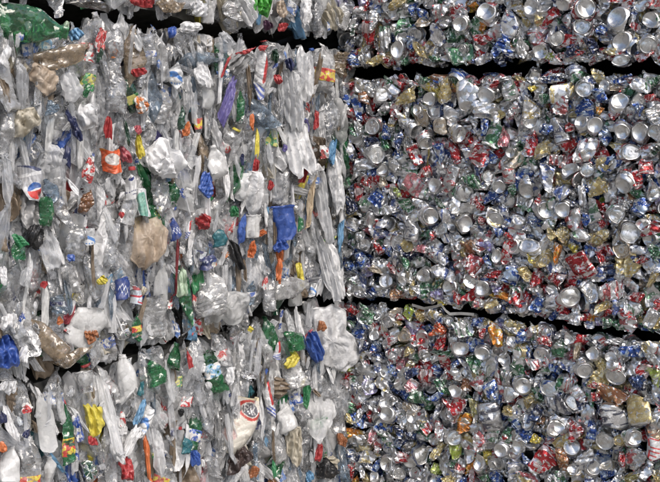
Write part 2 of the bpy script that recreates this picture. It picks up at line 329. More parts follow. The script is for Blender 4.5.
# ------------------------------------------------------------------ the cans
# x y kind width height colour - photo pixels. B = domed base outwards, L = lid outwards, F = crushed on its side, S = smooth flattened wall
CANS = """
422 24 L 14 16 tan;399 3 F 24 9 gold;413 9 F 10 12 blue;367 35 F 14 28 red;397 49 B 15 21 silver;409 44 F 10 15 blue;420 50 F 9 22 gold;460 24 B 17 17 silver;486 11 B 22 22 silver
457 54 F 30 20 green;461 50 L 13 13 green;482 40 F 18 11 red;496 50 F 10 12 blue;359 87 B 13 13 silver;405 95 F 20 20 gold;429 99 B 15 16 silver;416 110 B 12 13 silver;444 91 F 16 22 gold
469 94 S 22 28 silver;486 96 B 20 20 silver;452 114 B 18 15 white;425 82 F 12 7 green;494 84 F 10 11 red;382 94 L 16 17 grey;372 20 F 12 20 silver;384 40 F 12 26 silver;440 10 F 18 16 silver;437 36 F 14 22 silver
376 60 F 20 10 gold;478 60 F 20 10 silver;508 23 S 20 24 white;531 7 B 18 18 silver;562 5 B 17 17 silver;586 8 B 21 21 red;617 17 B 28 27 silver;650 20 B 19 19 silver;582 25 L 19 19 silver;557 38 L 16 17 white
540 51 B 18 17 silver;551 18 F 13 22 red;539 20 F 11 11 gold;505 45 F 20 20 blue;522 46 F 12 22 silver;621 41 B 20 22 silver;648 45 L 17 18 silver;634 26 F 10 9 red;601 30 F 10 12 blue;609 51 F 15 5 gold
618 54 F 16 7 red;620 60 L 20 9 silver;592 47 F 14 18 navy;570 50 F 14 12 navy;584 89 L 17 17 white;584 107 F 18 20 blue;620 101 B 20 20 silver;563 94 S 24 18 white;564 108 F 16 18 silver;532 89 F 11 6 yellow
545 98 F 13 9 green;599 96 F 12 16 blue;600 111 F 9 8 orange;650 96 F 10 9 red;637 108 F 14 10 blue;534 76 B 14 12 silver;551 79 F 22 9 navy;642 84 F 20 15 silver;604 85 B 10 10 white;615 115 F 14 9 red
532 107 F 18 22 silver;510 90 F 16 20 silver;512 112 F 16 16 silver;654 115 F 14 14 silver;372 127 L 16 17 grey;370 144 F 18 18 navy;377 155 L 19 19 grey;382 169 B 13 13 silver;427 144 L 17 17 grey;439 127 S 13 16 tan
452 122 B 12 12 white;460 134 B 14 19 silver;414 155 F 12 20 red;440 155 F 10 20 blue;386 132 F 9 15 blue;494 134 F 17 25 green;478 156 F 22 22 red;468 158 F 10 20 silver;492 157 F 9 14 blue;425 171 F 12 11 red
414 186 F 24 20 pink;435 185 B 18 18 silver;439 202 F 8 14 green;450 180 S 12 26 grey;376 197 F 14 18 blue;431 216 B 18 19 silver;441 229 L 17 17 grey;465 224 B 19 20 grey;433 234 F 9 11 red;405 205 F 14 14 green
499 187 B 15 15 white;471 182 F 18 15 green;482 220 F 9 9 red;480 207 F 10 8 red;371 222 B 11 19 silver;377 226 F 7 12 red;395 192 F 6 13 lime;495 220 L 19 18 silver;411 230 S 14 20 silver;485 167 F 6 14 blue
421 216 F 7 9 lime;355 170 F 10 22 silver;352 205 F 12 20 navy;395 165 F 12 18 silver;400 140 F 12 20 navy;455 205 F 10 18 silver;360 240 F 10 16 silver;581 122 B 16 16 silver;595 125 B 17 18 silver;621 132 B 18 18 silver
640 132 B 20 21 silver;656 133 L 18 20 white;530 142 F 15 27 red;542 150 F 15 18 gold;546 129 F 15 11 blue;559 130 S 15 24 grey;569 127 F 9 9 red;631 152 L 22 17 red;570 169 B 20 20 silver;587 150 F 28 22 silver
604 164 F 18 14 gold;646 167 F 14 15 red;627 171 F 16 9 red;637 180 F 11 18 red;623 186 B 21 21 silver;597 189 F 22 17 gold;544 177 F 20 26 silver;511 191 F 11 11 green;527 191 B 18 20 silver;539 199 F 5 12 red
546 210 B 19 19 silver;563 210 B 17 17 silver;519 219 L 15 16 silver;532 220 F 9 12 blue;617 216 L 18 18 silver;640 206 F 16 19 blue;642 225 B 16 16 silver;630 233 L 24 22 silver;591 211 F 16 24 silver;585 220 F 8 14 blue
603 222 F 8 9 red;551 235 F 11 11 gold;510 236 F 12 8 red;498 234 F 11 10 blue;604 236 F 13 11 gold;509 175 S 12 18 grey;510 152 B 11 14 grey;504 137 F 11 20 pink;563 192 F 22 18 silver;580 236 F 18 14 silver
655 150 F 12 18 silver;655 190 F 14 22 silver;364 245 B 15 15 grey;361 260 F 12 16 blue;377 246 F 8 15 red;386 281 L 15 15 silver;391 270 F 15 10 red;423 277 B 17 20 grey;402 281 B 10 15 silver;404 262 F 8 17 green
419 251 F 15 14 pink;440 259 F 15 12 silver;474 267 F 26 22 maroon;487 262 F 7 15 blue;443 273 F 24 16 silver;413 288 F 9 14 gold;417 290 F 10 15 silver;421 294 F 8 9 blue;436 295 F 14 12 purple;457 298 F 10 14 red
470 282 L 15 15 silver;481 288 B 19 17 silver;480 302 F 16 11 silver;496 289 F 10 12 purple;490 305 F 14 7 gold;496 256 B 12 16 white;511 276 F 16 22 blue;526 274 F 13 16 gold;545 261 L 18 18 gold;557 253 F 8 22 orange
529 245 L 24 18 grey;580 267 F 22 28 red;600 257 F 5 15 red;556 277 F 15 14 red;530 259 F 8 8 yellow;537 306 F 18 14 blue;571 297 L 22 23 silver;588 291 F 16 24 silver;621 250 L 22 19 tan;642 261 F 11 9 red
636 257 F 10 10 navy;655 252 F 12 20 green;612 291 F 24 20 silver;637 296 F 16 12 red;602 307 F 20 9 gold;607 313 F 19 7 red;607 321 F 14 7 green;634 308 F 18 16 silver;651 318 F 12 18 grey;624 313 F 9 9 red
657 304 F 8 12 red;650 280 F 7 18 gold;536 293 F 18 11 silver;552 300 F 14 16 silver;366 317 F 14 15 green;360 318 L 10 13 grey;387 322 L 14 15 silver;374 336 B 12 12 silver;419 317 F 13 9 gold;437 331 F 16 16 vermilion
449 321 B 11 11 white;462 329 F 20 16 silver;477 322 F 14 8 blue;404 337 L 16 16 tan;461 349 B 18 18 silver;495 334 F 14 24 orange;482 333 F 5 11 red;482 354 B 17 15 grey;439 321 F 9 6 blue;407 351 F 12 8 gold
435 350 F 9 9 green;511 341 B 11 16 gold;521 337 F 14 16 blue;545 342 F 14 10 red;557 349 F 16 16 green;569 338 B 14 18 silver;576 350 F 9 20 tan;602 343 F 8 8 red;592 353 B 15 15 silver;630 353 F 24 13 blue
616 342 F 20 8 silver;650 347 F 18 13 silver;611 357 B 14 12 silver;490 369 B 20 23 grey;492 391 F 14 20 blue;455 391 B 15 16 silver;435 397 F 10 18 blue;455 405 F 24 20 red;451 414 B 18 14 silver;489 418 S 22 26 grey
416 397 F 18 14 green;410 386 F 12 14 pink;425 375 F 16 14 red;412 417 B 14 14 silver;386 414 B 16 17 white;352 408 F 9 11 green;347 418 F 7 15 gold;342 431 F 12 11 rust;372 436 F 9 17 pink;397 434 F 12 16 navy
427 429 F 10 10 red;421 427 F 7 7 green;437 451 F 7 20 gold;455 449 F 12 20 lime;454 438 L 16 16 silver;422 455 L 20 21 blue;386 464 B 14 16 silver;399 475 L 16 15 silver;401 458 F 14 11 red;374 477 B 13 12 silver
479 462 B 14 21 silver;492 466 L 11 11 grey;485 478 F 16 8 green;474 410 F 9 24 olive;479 442 F 14 20 silver;350 472 F 7 16 red;344 411 B 8 10 white;457 364 F 13 7 blue;523 386 B 18 18 silver;585 371 L 18 17 silver
616 377 L 22 18 silver;610 364 B 14 12 silver;549 387 L 21 21 blue;557 405 F 24 22 grey;510 396 B 16 15 white;529 403 F 13 9 gold;507 411 F 10 10 gold;525 421 L 16 17 blue;534 417 F 12 22 navy;556 428 B 22 18 blue
595 386 F 14 6 red;595 397 F 10 9 red;576 434 F 14 20 red;591 431 F 12 20 blue;615 417 S 24 26 silver;637 409 S 24 28 gold;637 383 F 18 15 navy;652 428 L 18 17 vermilion;652 451 F 18 30 white;605 441 L 20 20 silver
619 441 L 13 13 gold;635 438 B 18 17 silver;544 462 F 22 30 red;561 461 F 14 23 rust;572 470 B 12 12 tan;582 460 F 22 24 silver;622 461 F 6 16 red;634 460 F 20 22 grey;655 477 F 14 12 gold;500 451 B 16 16 silver
512 471 F 18 18 silver;606 464 B 14 13 silver;632 478 F 20 7 olive;536 440 F 10 9 yellow;556 478 F 14 8 silver
"""
PAINT = {  # printed metal: ground colour, second colour, paint cover
 'silver': ((.78, .78, .79), (.60, .61, .63), .10), 'white': ((.82, .82, .82), (.60, .62, .66), .45), 'grey': ((.42, .42, .43), (.50, .50, .50), .35),
 'red': ((.44, .008, .014), (.74, .60, .60), .95), 'blue': ((.014, .075, .34), (.42, .52, .66), .95), 'navy': ((.008, .018, .08), (.05, .10, .26), .95),
 'green': ((.01, .15, .045), (.35, .45, .38), .9), 'gold': ((.60, .45, .12), (.72, .60, .28), .8), 'tan': ((.60, .47, .30), (.65, .55, .40), .7),
 'yellow': ((.75, .60, .04), (.6, .5, .1), .9), 'lime': ((.38, .50, .04), (.5, .55, .2), .9), 'orange': ((.75, .26, .02), (.7, .45, .05), .95),
 'vermilion': ((.72, .10, .02), (.7, .2, .06), .95), 'pink': ((.62, .16, .20), (.8, .72, .72), .8), 'maroon': ((.30, .03, .04), (.4, .08, .08), .95),
 'purple': ((.22, .18, .45), (.6, .6, .7), .8), 'olive': ((.30, .27, .06), (.45, .42, .2), .9), 'rust': ((.36, .13, .04), (.45, .22, .08), .9)}
MAT = {}
NU = 36
BODY = [(33, -17 - k * 3.6) for k in range(12)]
BACKEND = [(31, -60), (27, -64), (16, -65), (.2, -65)]
P_BASE = [(.2, -10), (7, -9.5), (13, -7.6), (18, -4.6), (21.5, -1.6), (23, -.3), (24, 0), (25, -.5), (27, -3.2), (29.5, -7.5), (31.5, -11.5), (32.7, -15)]
P_LID = [(.2, -4.2), (9, -4.2), (16, -4.2), (19.6, -4.5), (20.6, -6.6), (22, -6.8), (23.4, -3.0), (24.6, -.4), (25.6, 0), (26.6, -.7), (27, -2.4), (26.6, -4), (28.5, -8), (31.5, -13), (32.7, -15.5)]

def can_cols(n, col, cover_rows, rng):
    """per-vertex paint (rgb + how much paint) and the second colour"""
    c1, c2, cov = PAINT[col]
    j = 1 + rng.uniform(-.12, .12)
    if col in ('silver', 'white', 'grey') and rng.uniform() < .65: c2 = PAINT[('red', 'blue', 'navy', 'green', 'gold', 'blue', 'red')[rng.integers(7)]][0]; cov = max(cov, .8)
    a = np.zeros((n, 4), np.float32); b = np.zeros((n, 4), np.float32)
    a[:, :3] = np.clip(np.array(c1) * j, 0, 1); b[:, :3] = np.array(c2); b[:, 3] = np.maximum(cover_rows, .0)
    a[:, 3] = cover_rows * cov
    return a, b

def end_can(kind, seed, w, h, col):
    """a can with one end facing +z, its body crumpled up behind it; w, h = visible disc size in metres"""
    rng = np.random.default_rng(seed)
    front = P_BASE if kind == 'B' else P_LID
    prof = front + BODY + BACKEND
    V, Q, uv = lathe(prof, NU); V = V * .001
    rows = np.repeat((np.arange(len(prof)) >= len(front) - 2).astype(float) * (np.arange(len(prof)) < len(front) + len(BODY) + 1), NU)
    uv = uv * np.array([1.0, 1.6]) + rng.uniform(0, 50, 2)
    c = Crush(seed)
    s = c.r.uniform
    # the walls behind the end are squeezed like a concertina
    sz = s(.35, .6)
    m1, m2, p1, p2 = int(s(2, 5)), int(s(4, 8)), s(0, 6), s(0, 6)
    def squeeze(P):
        P = P.copy(); back = np.clip((-P[:, 2] - .014) / .03, 0, 1)
        th = np.arctan2(P[:, 1], P[:, 0]); r = np.hypot(P[:, 0], P[:, 1])
        k = 1 + back * (.10 * np.sin(m1 * th + p1) + .09 * np.sin(m2 * th + p2 + P[:, 2] * 160) + .08 * np.sin(P[:, 2] * 420 + 2 * np.sin(th * 2 + p1)) - .06)
        P[:, 0] *= k; P[:, 1] *= k; P[:, 2] *= np.where(P[:, 2] < -.012, 1, 1)
        P[:, 2] = np.where(P[:, 2] < -.014, -.014 + (P[:, 2] + .014) * sz, P[:, 2])
        return P
    c.fn(squeeze)
    hit = s()
    if hit < .85: c.folds(int(s(1, 5)), k=(.5, 1.3), d=(.50, .92), w=(1, 1, .25), size=(.033, .033, .02))   # dented rim
    if hit < .45: c.folds(1, k=(.6, 1.2), d=(.1, .55), w=(.5, .5, 1), size=(.033, .033, .015))          # folded disc
    c.crease(3, .0036, (.018, .05), along=(0, 0, 1))
    c.crease(2, .0016, (.012, .03), along=(0, 0, 1), w=(1, 1, .3))
    ref = .053
    c.scale(np.clip(w / ref, .62, 1.25), np.clip(h / ref, .62, 1.25), 1)
    V = c(V)
    a, b = can_cols(len(V), col, rows, rng)
    if col in ('gold', 'tan', 'vermilion') and kind == 'L': a[:, :3] = PAINT['tan'][0] if col != 'gold' else PAINT['gold'][0]; a[:, 3] = np.maximum(a[:, 3], .75)
    return V, Q, uv, a, b, c

def tab_mesh():
    """pull tab: a rounded ring with its rivet end, closed and 1.2 mm thick"""
    n = 16; th = np.arange(n) * 2 * PI / n
    def ring(rx, ry, z): return np.stack([rx * np.cos(th), ry * np.sin(th) + .003, np.full(n, z)], 1)
    V = np.concatenate([ring(.0035, .0042, -.0032), ring(.0035, .0042, -.0016), ring(.0075, .0105, -.0016), ring(.0078, .0110, -.0026), ring(.0075, .0105, -.0034), ring(.0035, .0042, -.0032)])
    return V, quads(6, n)

def side_can(seed, w, h, col, smooth=False):
    """a can crushed on its side: a creased, folded packet with the printed wall outwards"""
    rng = np.random.default_rng(seed)
    pr = [(.2, -59), (14, -57), (22, -58), (25, -60), (27, -56), (31, -51)] + [(33, -46 + k * 5.0) for k in range(19)] + [(31, 49), (27, 55), (26, 58), (23, 56), (10, 56), (.2, 56)]
    V, Q, uv = lathe(pr, 40, 'y'); V = V * .001
    rows = np.repeat(np.array([0] * 5 + [1] * 21 + [0] * 5, float), 40)
    uv = uv * np.array([1.0, 1.8]) + rng.uniform(0, 50, 2)
    c = Crush(seed); s = c.r.uniform
    c.scale(1, 1, s(.22, .42))
    if smooth:
        c.folds(3, k=(.7, 1.3), d=(.6, .9), size=(.033, .058, .012)); c.crease(2, .002, (.03, .06), along=(0, 0, 1))
    else:
        c.crease(3, .007, (.022, .05), along=(0, 0, 1))
        c.folds(int(s(4, 8)), k=(.7, 1.75), d=(.25, .8), w=(1, 1, .6), size=(.033, .058, .014))
        c.crease(3, .0055, (.014, .03), along=(0, 0, 1), w=(1, 1, .4))
        c.crease(4, .0042, (.009, .02), w=(1, .6, .4))
        c.twist(s(-6, 6))
    V = c(V)
    lo, hi = V.min(0), V.max(0); V = V - (lo + hi) / 2; e = hi - lo
    w_, h_ = max(w, .024), max(h, .030)
    V = V * np.array([w_ / e[0], h_ / e[1], np.clip(.5 * (w_ + h_), .022, .045) / max(e[2], 1e-4) * .75])
    V[:, 2] -= .010
    a, b = can_cols(len(V), col, rows, rng)
    return V, Q, uv, a, b, c

TABS = [None]
REG = []           # every top-level thing we make, for its label

def can_transform(px, py, kind, off, rng, w, h, hand=True):
    p = at(px, py, 'R', off)
    v = unit(EYE - p)
    n = unit(NR * .45 + v * .55 + rng.normal(size=3) * ((.24 if hand else .42) if kind in 'BL' else .18))
    phi = rng.uniform(0, 2 * PI) if kind in 'BL' else rng.normal() * .35
    if kind == 'F' and w > h * 1.15: phi += 0
    return p, n, phi

def build_can(px, py, kind, wpx, hpx, col, off, seed, hand):
    rng = np.random.default_rng(seed)
    p = at(px, py, 'R', off); ppm = proj(p)[2]
    w, h = wpx / ppm, hpx / ppm
    p, n, phi = can_transform(px, py, kind, off, rng, w, h, hand)
    if kind in 'BL':
        V, Q, uv, a, b, c = end_can(kind, seed, w * .92, h * .92, col)
        # keep the traced width and height: crush in the upright frame, then spin the pattern only
        phi = 0.0 if abs(w - h) > .006 else phi
    else:
        if w > h:
            V, Q, uv, a, b, c = side_can(seed, h * 1.12, w * 1.12, col, kind == 'S'); phi += PI / 2 * (1 if rng.uniform() < .5 else -1)
        else:
            V, Q, uv, a, b, c = side_can(seed, w * 1.12, h * 1.12, col, kind == 'S')
    M = frame(p, n, phi)
    return M, V, Q, uv, a, b, c

def in_bale(wall, px, py):
    return band(wall, px, py)

def make_cans():
    seed = 1000
    spots = []
    for row in CANS.strip().splitlines():
        for it in row.split(';'):
            x, y, k, w, h, col = it.split(); x, y, w, h = map(float, (x, y, w, h))
            spots.append((x, y, k, w, h, col, True))
    nhand = len(spots)
    # the rest of each bale's face
    rng = np.random.default_rng(77)
    fill = []
    cols = ['silver'] * 50 + ['grey'] * 8 + ['red'] * 12 + ['blue'] * 8 + ['navy'] * 3 + ['gold'] * 4 + ['green'] * 7 + ['white'] * 4 + ['tan'] * 2 + ['orange', 'lime', 'purple', 'pink', 'rust', 'yellow']
    du, dv = .038, .0345
    nu_, nv = int(1.5 / du), int(2.0 / dv)
    hx = np.array([[s[0], s[1], max(s[3], s[4])] for s in spots])
    for i in range(-1, nu_):
        for j in range(nv):
            u = .012 + (i + (j % 2) * .5) * du + rng.normal() * .007; v = .02 + j * dv + rng.normal() * .006
            if u < -.012 or u > 1.42: continue
            q = uv_point('R', u, v); x, y, ppm = proj(q)
            if x > 745 or y < -70 or y > 560: continue
            kk = rng.uniform(); k = 'B' if kk < .10 else 'L' if kk < .20 else 'F'
            s = rng.uniform(.046, .068) * ppm
            if k in 'BL': w = h = s * .92
            else: w, h = s * rng.uniform(.5, .95), s * rng.uniform(.85, 1.45)
            if rng.uniform() < .4: w, h = h, w
            d = np.hypot(hx[:, 0] - x, hx[:, 1] - y) / (hx[:, 2] * .5)
            near = d.min()
            col = cols[rng.integers(len(cols))]
            off = -.034 + rng.normal() * .006 if near < 1.15 else -.014 + rng.normal() * .006
            m = h * .36
            e = (R_E1, R_E2, R_E3, R_E4)
            b0 = band('R', x, y)
            if b0 is None: continue
            y0, y1 = (-999, interp(R_E1, x)) if b0 == 0 else (interp(R_E2, x), interp(R_E3, x)) if b0 == 1 else (interp(R_E4, x), 9999)
            if y - y0 < m: y = y0 + m; off -= .008
            if y1 - y < m: y = y1 - m; off -= .008
            fill.append((x, y, k, w, h, col, near, off))
    # the bent edges of each bale, along the gaps
    for poly, up in ((R_E1, -1), (R_E2, 1), (R_E3, -1), (R_E4, 1)):
        x = 334.0
        while x < 745:
            s = rng.uniform(11, 20); x += s * .62
            fill.append((x, interp(poly, x) + up * rng.uniform(4.5, 7.5), 'F', s, rng.uniform(7, 11), cols[rng.integers(len(cols))], 0, -.016 + rng.normal() * .006))
    # cans that stay individuals: all traced ones, then the freest filler inside the frame, 300 in all
    order = sorted(range(len(fill)), key=lambda i: -(fill[i][6] if (0 < fill[i][0] < 660 and 0 < fill[i][1] < 482) else -1))
    solo = set(order[:max(0, 300 - nhand)])
    parts = []
    def add_solo(x, y, k, w, h, col, off, sd, hand):
        if (x, y) == (652, 451):       # the white can with red letters: its opened, curled wall
            p = at(x, y, 'R', .016); ppm = proj(p)[2]
            V, Q, uv, c4 = sheet_shape(31, w / ppm, h / ppm, 'redwrite', curl=.5)
            o = link('crushed_can', make_mesh('crushed_can', V, Q, [MAT['print']], uv, {'print': c4}, sharp=50), None, frame(p, unit(NR * .5 + unit(EYE - p) * .5)))
            REG.append(dict(o=o, wall='R', x=x, y=y, kind=k, col=col, w=w, h=h, cat='can')); return
        M, V, Q, uv, a, b, c = build_can(x, y, k, w, h, col, off, sd, hand)
        me = make_mesh('crushed_can', V, Q, [MAT['can']], uv, {'paint': a, 'paint2': b}, sharp=38)
        o = link('crushed_can', me, None, M)
        if k == 'L':
            tv, tq = TABS[0]
            tv = c(tv + np.array([0, -.002, 0]))
            link('pull_tab', make_mesh('pull_tab', tv, tq, [MAT['steel']], sharp=50), o)
        REG.append(dict(o=o, wall='R', x=x, y=y, kind=k, col=col, w=w, h=h, cat='can'))
    for i, (x, y, k, w, h, col, _) in enumerate(spots):
        add_solo(x, y, k, w, h, col, .004 + .006 * ((i * 7) % 5 - 2) / 2, seed + i, True)
    for i, (x, y, k, w, h, col, near, off) in enumerate(fill):
        if i in solo: add_solo(x, y, k, w, h, col, off, 5000 + i, False)
        else:
            M, V, Q, uv, a, b, c = build_can(x, y, k, w, h, col, off, 5000 + i, False)
            parts.append((xform(M, V), Q, uv, a, b))
    n = np.cumsum([0] + [len(p[0]) for p in parts])
    me = make_mesh('crushed_cans_mass', np.concatenate([p[0] for p in parts]), np.concatenate([p[1] + k for p, k in zip(parts, n)]), [MAT['can']],
                   np.concatenate([p[2] for p in parts]), {'paint': np.concatenate([p[3] for p in parts]), 'paint2': np.concatenate([p[4] for p in parts])}, sharp=38)
    o = link('crushed_cans', me); o['kind'] = 'stuff'
    o['label'] = 'mass of smaller crushed cans packed between the larger cans of the three can bales'; o['category'] = 'crushed cans'
    print('cans', nhand, 'fill', len(fill), 'stuff', len(parts))
# ------------------------------------------------------------------ shapes for the plastic
BOT = [(.2, 7), (9, 5), (17, 1.5), (24, 0), (29, 1.5), (32, 6), (33, 13), (33, 24), (31.6, 28), (33, 32), (33, 42), (31.6, 46), (33, 50), (33, 60), (31.6, 64), (33, 68),
       (33, 76), (33, 86), (33, 96), (33, 106), (33, 116), (33, 122), (31.5, 126), (33, 130), (33, 138), (31.5, 142), (33, 147), (32.6, 156), (31, 166), (28, 176), (23.5, 187), (18.5, 198), (14.5, 207), (12.8, 214), (12.8, 219), (16, 220), (16, 222.5), (12.8, 223), (12.8, 236), (11, 236), (10.5, 226)]
CAPP = [(.2, 224.5), (14.6, 224.5), (15.2, 225.5), (15.0, 230), (15.0, 236), (14.6, 239), (13.4, 240), (.2, 240)]
LABP = [(32.8, 68)] + [(33.9, 69 + k * 5.1) for k in range(11)] + [(32.8, 121)]
JUG = [(.2, 4), (12, 3), (26, 0), (37, 1), (41, 6), (42, 14), (42, 30), (41, 50), (41, 70), (42, 90), (41, 105), (38, 118), (33, 130), (27, 141), (21, 150), (17, 157), (15.5, 162), (15.5, 166), (18, 167), (18, 169), (15.5, 170), (15.5, 178), (13, 178), (12.5, 171)]
JUGCAP = [(.2, 170.5), (17, 170.5), (17.6, 172), (17.2, 178), (17, 186), (15.8, 187.5), (.2, 187.5)]
CUP = [(.2, 3), (20, 2.5), (27, 0), (29, 1), (30, 6), (31.5, 20), (33, 35), (34.5, 50), (36, 64), (37.5, 78), (39, 92), (40, 97), (42.5, 98.5), (43.5, 101), (42, 103.5), (39.5, 102.5), (38, 96), (35, 64), (32, 35), (29, 8), (20, 5), (.2, 5)]
TUB = [(.2, 3), (40, 2), (48, 0), (51, 3), (53, 15), (55, 32), (57, 50), (58.5, 66), (59, 71), (63, 72), (64, 75), (63, 78), (59, 78), (57, 73), (55, 50), (51, 15), (45, 6), (.2, 6)]

def bottle_shape(kind, seed, w, h, mild=False):
    """returns list of (part name, V, Q, uv) all crushed alike; upright, cap at +y, facing +z"""
    prof, sq = {'B': (BOT, 2.0), 'J': (JUG, 3.0), 'C': (CUP, 2.0), 'T': (TUB, 2.0)}[kind]
    nu = 30
    V, Q, uv = lathe(prof, nu, 'y', sq); V = V * .001
    if kind == 'B':   # five-footed base
        th = np.arctan2(V[:, 2], V[:, 0]); r = np.hypot(V[:, 0], V[:, 2])
        V[:, 1] += np.where(V[:, 1] < .008, .004 * np.cos(5 * th) * np.clip(r / .025, 0, 1) * (r < .031), 0)
    H = max(p[1] for p in prof) * .001; Rm = max(p[0] for p in prof) * .001
    off = np.array([0, -H / 2, 0])
    c = Crush(seed); s = c.r.uniform
    c.fn(lambda P: P + off)
    if kind == 'C': mild = True
    fl = (s(.34, .6) if kind != 'C' else .5) if not mild else s(.55, .8)
    a0, b0 = s(-.5, .5) * H, s(.15, .3) * H
    y1, b1, q1 = s(-.4, .4) * H, s(.1, .25) * H, s(-.012, .012)
    def flat(P):
        P = P.copy(); k = 1 - .55 * np.exp(-((P[:, 1] - a0) / b0) ** 2) * (0 if mild else 1)
        neck = np.clip((P[:, 1] / H - .36) / .12, 0, 1) if kind in 'BJ' else 0
        f = (fl * k) * (1 - neck) + neck * max(fl, .75)
        P[:, 2] *= f; P[:, 0] *= 1 + (1 - fl) * .35 * (1 - neck)
        P[:, 0] += q1 * np.exp(-((P[:, 1] - y1) / b1) ** 2)
        return P
    c.fn(flat)
    soft = kind == 'B' and not mild and s() < .4      # some bottles are only squashed flat and keep neck, ribs and base
    am = .45 if mild else .5 if soft else 1.0
    if kind == 'C': am = .75; c.crease(3, .011, (.03, .06), along=(0, 0, 1), w=(1, .25, .2))
    c.crease(3, .009 * am, (.03, .08), along=(0, 0, 1))
    if kind == 'B' or not mild: c.folds(int(s(1, 4)) if not mild else 1, k=(.5, 1.3), d=(.35, .8), w=(1, .8, .7), size=(Rm, H / 2, Rm * fl))
    c.crease(3, .0045 * am, (.016, .035), along=(0, 0, 1), w=(1, .7, .4))
    c.crease(2, .0035 * am, (.012, .025), w=(1, .6, .4))
    c.bend(1, 0, s(-1.2, 1.2) * am); c.bend(1, 2, s(-1.2, .6) * am); c.twist(s(-4, 4) * am)
    B = c(V); lo, hi = B.min(0), B.max(0); mid = (lo + hi) / 2; e = hi - lo
    k = np.array([w / e[0], h / e[1], np.clip(.7 * w, .018, .05 if not mild else .09) / e[2]])
    c.fn(lambda P: (P - mid) * k)
    out = [('body', c(V), Q, uv)]
    for nm, pr in (('label', LABP if kind == 'B' else None), ('cap', CAPP if kind == 'B' else JUGCAP if kind == 'J' else None)):
        if pr:
            v, q, u = lathe(pr, nu, 'y', sq if nm == 'label' else 2.0); v = v * .001
            if nm == 'cap':
                th = np.arctan2(v[:, 2], v[:, 0]); gr = 1 + .03 * np.cos(th * 15) * (np.hypot(v[:, 0], v[:, 2]) > .0145)
                v[:, 0] *= gr; v[:, 2] *= gr
            out.append((nm, c(v), q, u))
    return out, c

def end_bottle(seed, w, h):
    """a bottle seen from below: its five-footed base outwards, the body crushed behind"""
    pr = [(.2, -5), (5, -4.5), (10, -3), (17, -1), (23, 0), (28, -2), (31.5, -7), (33, -14)] + [(33, -20 - 5 * k) for k in range(9)] + [(26, -68), (.2, -70)]
    V, Q, uv = lathe(pr, 40); V = V * .001
    th = np.arctan2(V[:, 1], V[:, 0]); r = np.hypot(V[:, 0], V[:, 1])
    V[:, 2] -= .006 * (.5 - .5 * np.cos(5 * th)) * np.clip((r - .004) / .015, 0, 1) * (V[:, 2] > -.02)
    c = Crush(seed); s = c.r.uniform
    c.crease(3, .005, (.02, .05)); c.folds(2, k=(.4, .9), d=(.5, .9), w=(1, 1, .3), size=(.033, .033, .03))
    c.crease(2, .003, (.012, .025))
    V = c(V); lo, hi = V.min(0), V.max(0)
    V = (V - np.array([*((lo + hi) / 2)[:2], hi[2] - .01])) * np.array([w / (hi - lo)[0], h / (hi - lo)[1], 1])
    return V, Q, uv

def film_shape(seed, w, h, t=None, kind='F', nu=44, nr=34):
    """a closed, flattened and pleated piece of film or sheet; pleats run along y"""
    rng = np.random.default_rng(seed)
    # two skins joined along the outline: latitude runs from the back pole over the rim to the front pole
    ph = np.linspace(-PI / 2, PI / 2, nr); th = np.arange(nu) * 2 * PI / nu
    out = 1 + .10 * np.sin(2 * th + rng.uniform(0, 6)) + .10 * np.sin(3 * th + rng.uniform(0, 6)) + .08 * np.sin(5 * th + rng.uniform(0, 6)) + .05 * np.sin(9 * th + rng.uniform(0, 6))
    p = rng.uniform(2.2, 3.4) if kind == 'F' else 2.0 if kind == 'R' else 5.0
    k = (np.abs(np.cos(th)) ** p + np.abs(np.sin(th)) ** p) ** (-1 / p) * out
    rr = np.sign(np.cos(ph)) * np.abs(np.cos(ph)) ** .8
    x = rr[:, None] * (np.cos(th) * k); y = rr[:, None] * (np.sin(th) * k); z = np.repeat((np.sign(np.sin(ph)) * (1 - rr ** 2) * .5)[:, None], nu, 1)
    V = np.stack([x, y, z], -1).reshape(-1, 3)
    uv = np.stack([x, y], -1).reshape(-1, 2)
    t = t if t is not None else np.clip(.45 * min(w, h), .008, .03) if kind != 'R' else .42 * min(w, h)
    V = V * np.array([w / 2, h / 2, t])
    c = Crush(seed); s = c.r.uniform
    sc = max(w, .03)
    for _ in range(3):     # long pleats
        kx, p0, sl, a = PI / (sc * s(.16, .42)), s(0, 6), s(-3, 3), t * s(.25, .6)
        y0 = s(-1, 1) * h * .6
        def pl(P, kx=kx, p0=p0, sl=sl, a=a, y0=y0):
            P = P.copy(); q = np.abs(np.sin(P[:, 0] * kx * (1 + .5 * (P[:, 1] - y0) / h) + p0 + sl * P[:, 1] / h))
            P[:, 2] += (q - .5) * a * (1 - .5 * np.exp(-((P[:, 1] - y0) / (h * .4)) ** 2)); return P
        c.fn(pl)
    c.crease(2, t * .35, (.02, .05), along=(0, 0, 1))
    c.folds(int(s(2, 5)), k=(.6, 1.4), d=(.55, .9), w=(1, .8, .3), size=(w / 2, h / 2, t / 2))
    c.crease(3, min(.006, t * .3), (.010, .022), along=(0, 0, 1), w=(1, .5, .3))
    c.crease(2, min(.003, t * .2), (.006, .012), w=(1, .8, .2), along=(0, 0, 1))
    if kind == 'S': c.bend(1, 0, s(-.6, .6)); c.twist(s(-7, 7))
    V = c(V); lo, hi = V.min(0), V.max(0); e = hi - lo
    V = (V - (lo + hi) / 2) * np.array([w / e[0], h / e[1], 1])
    return V, quads(nr, nu), uv

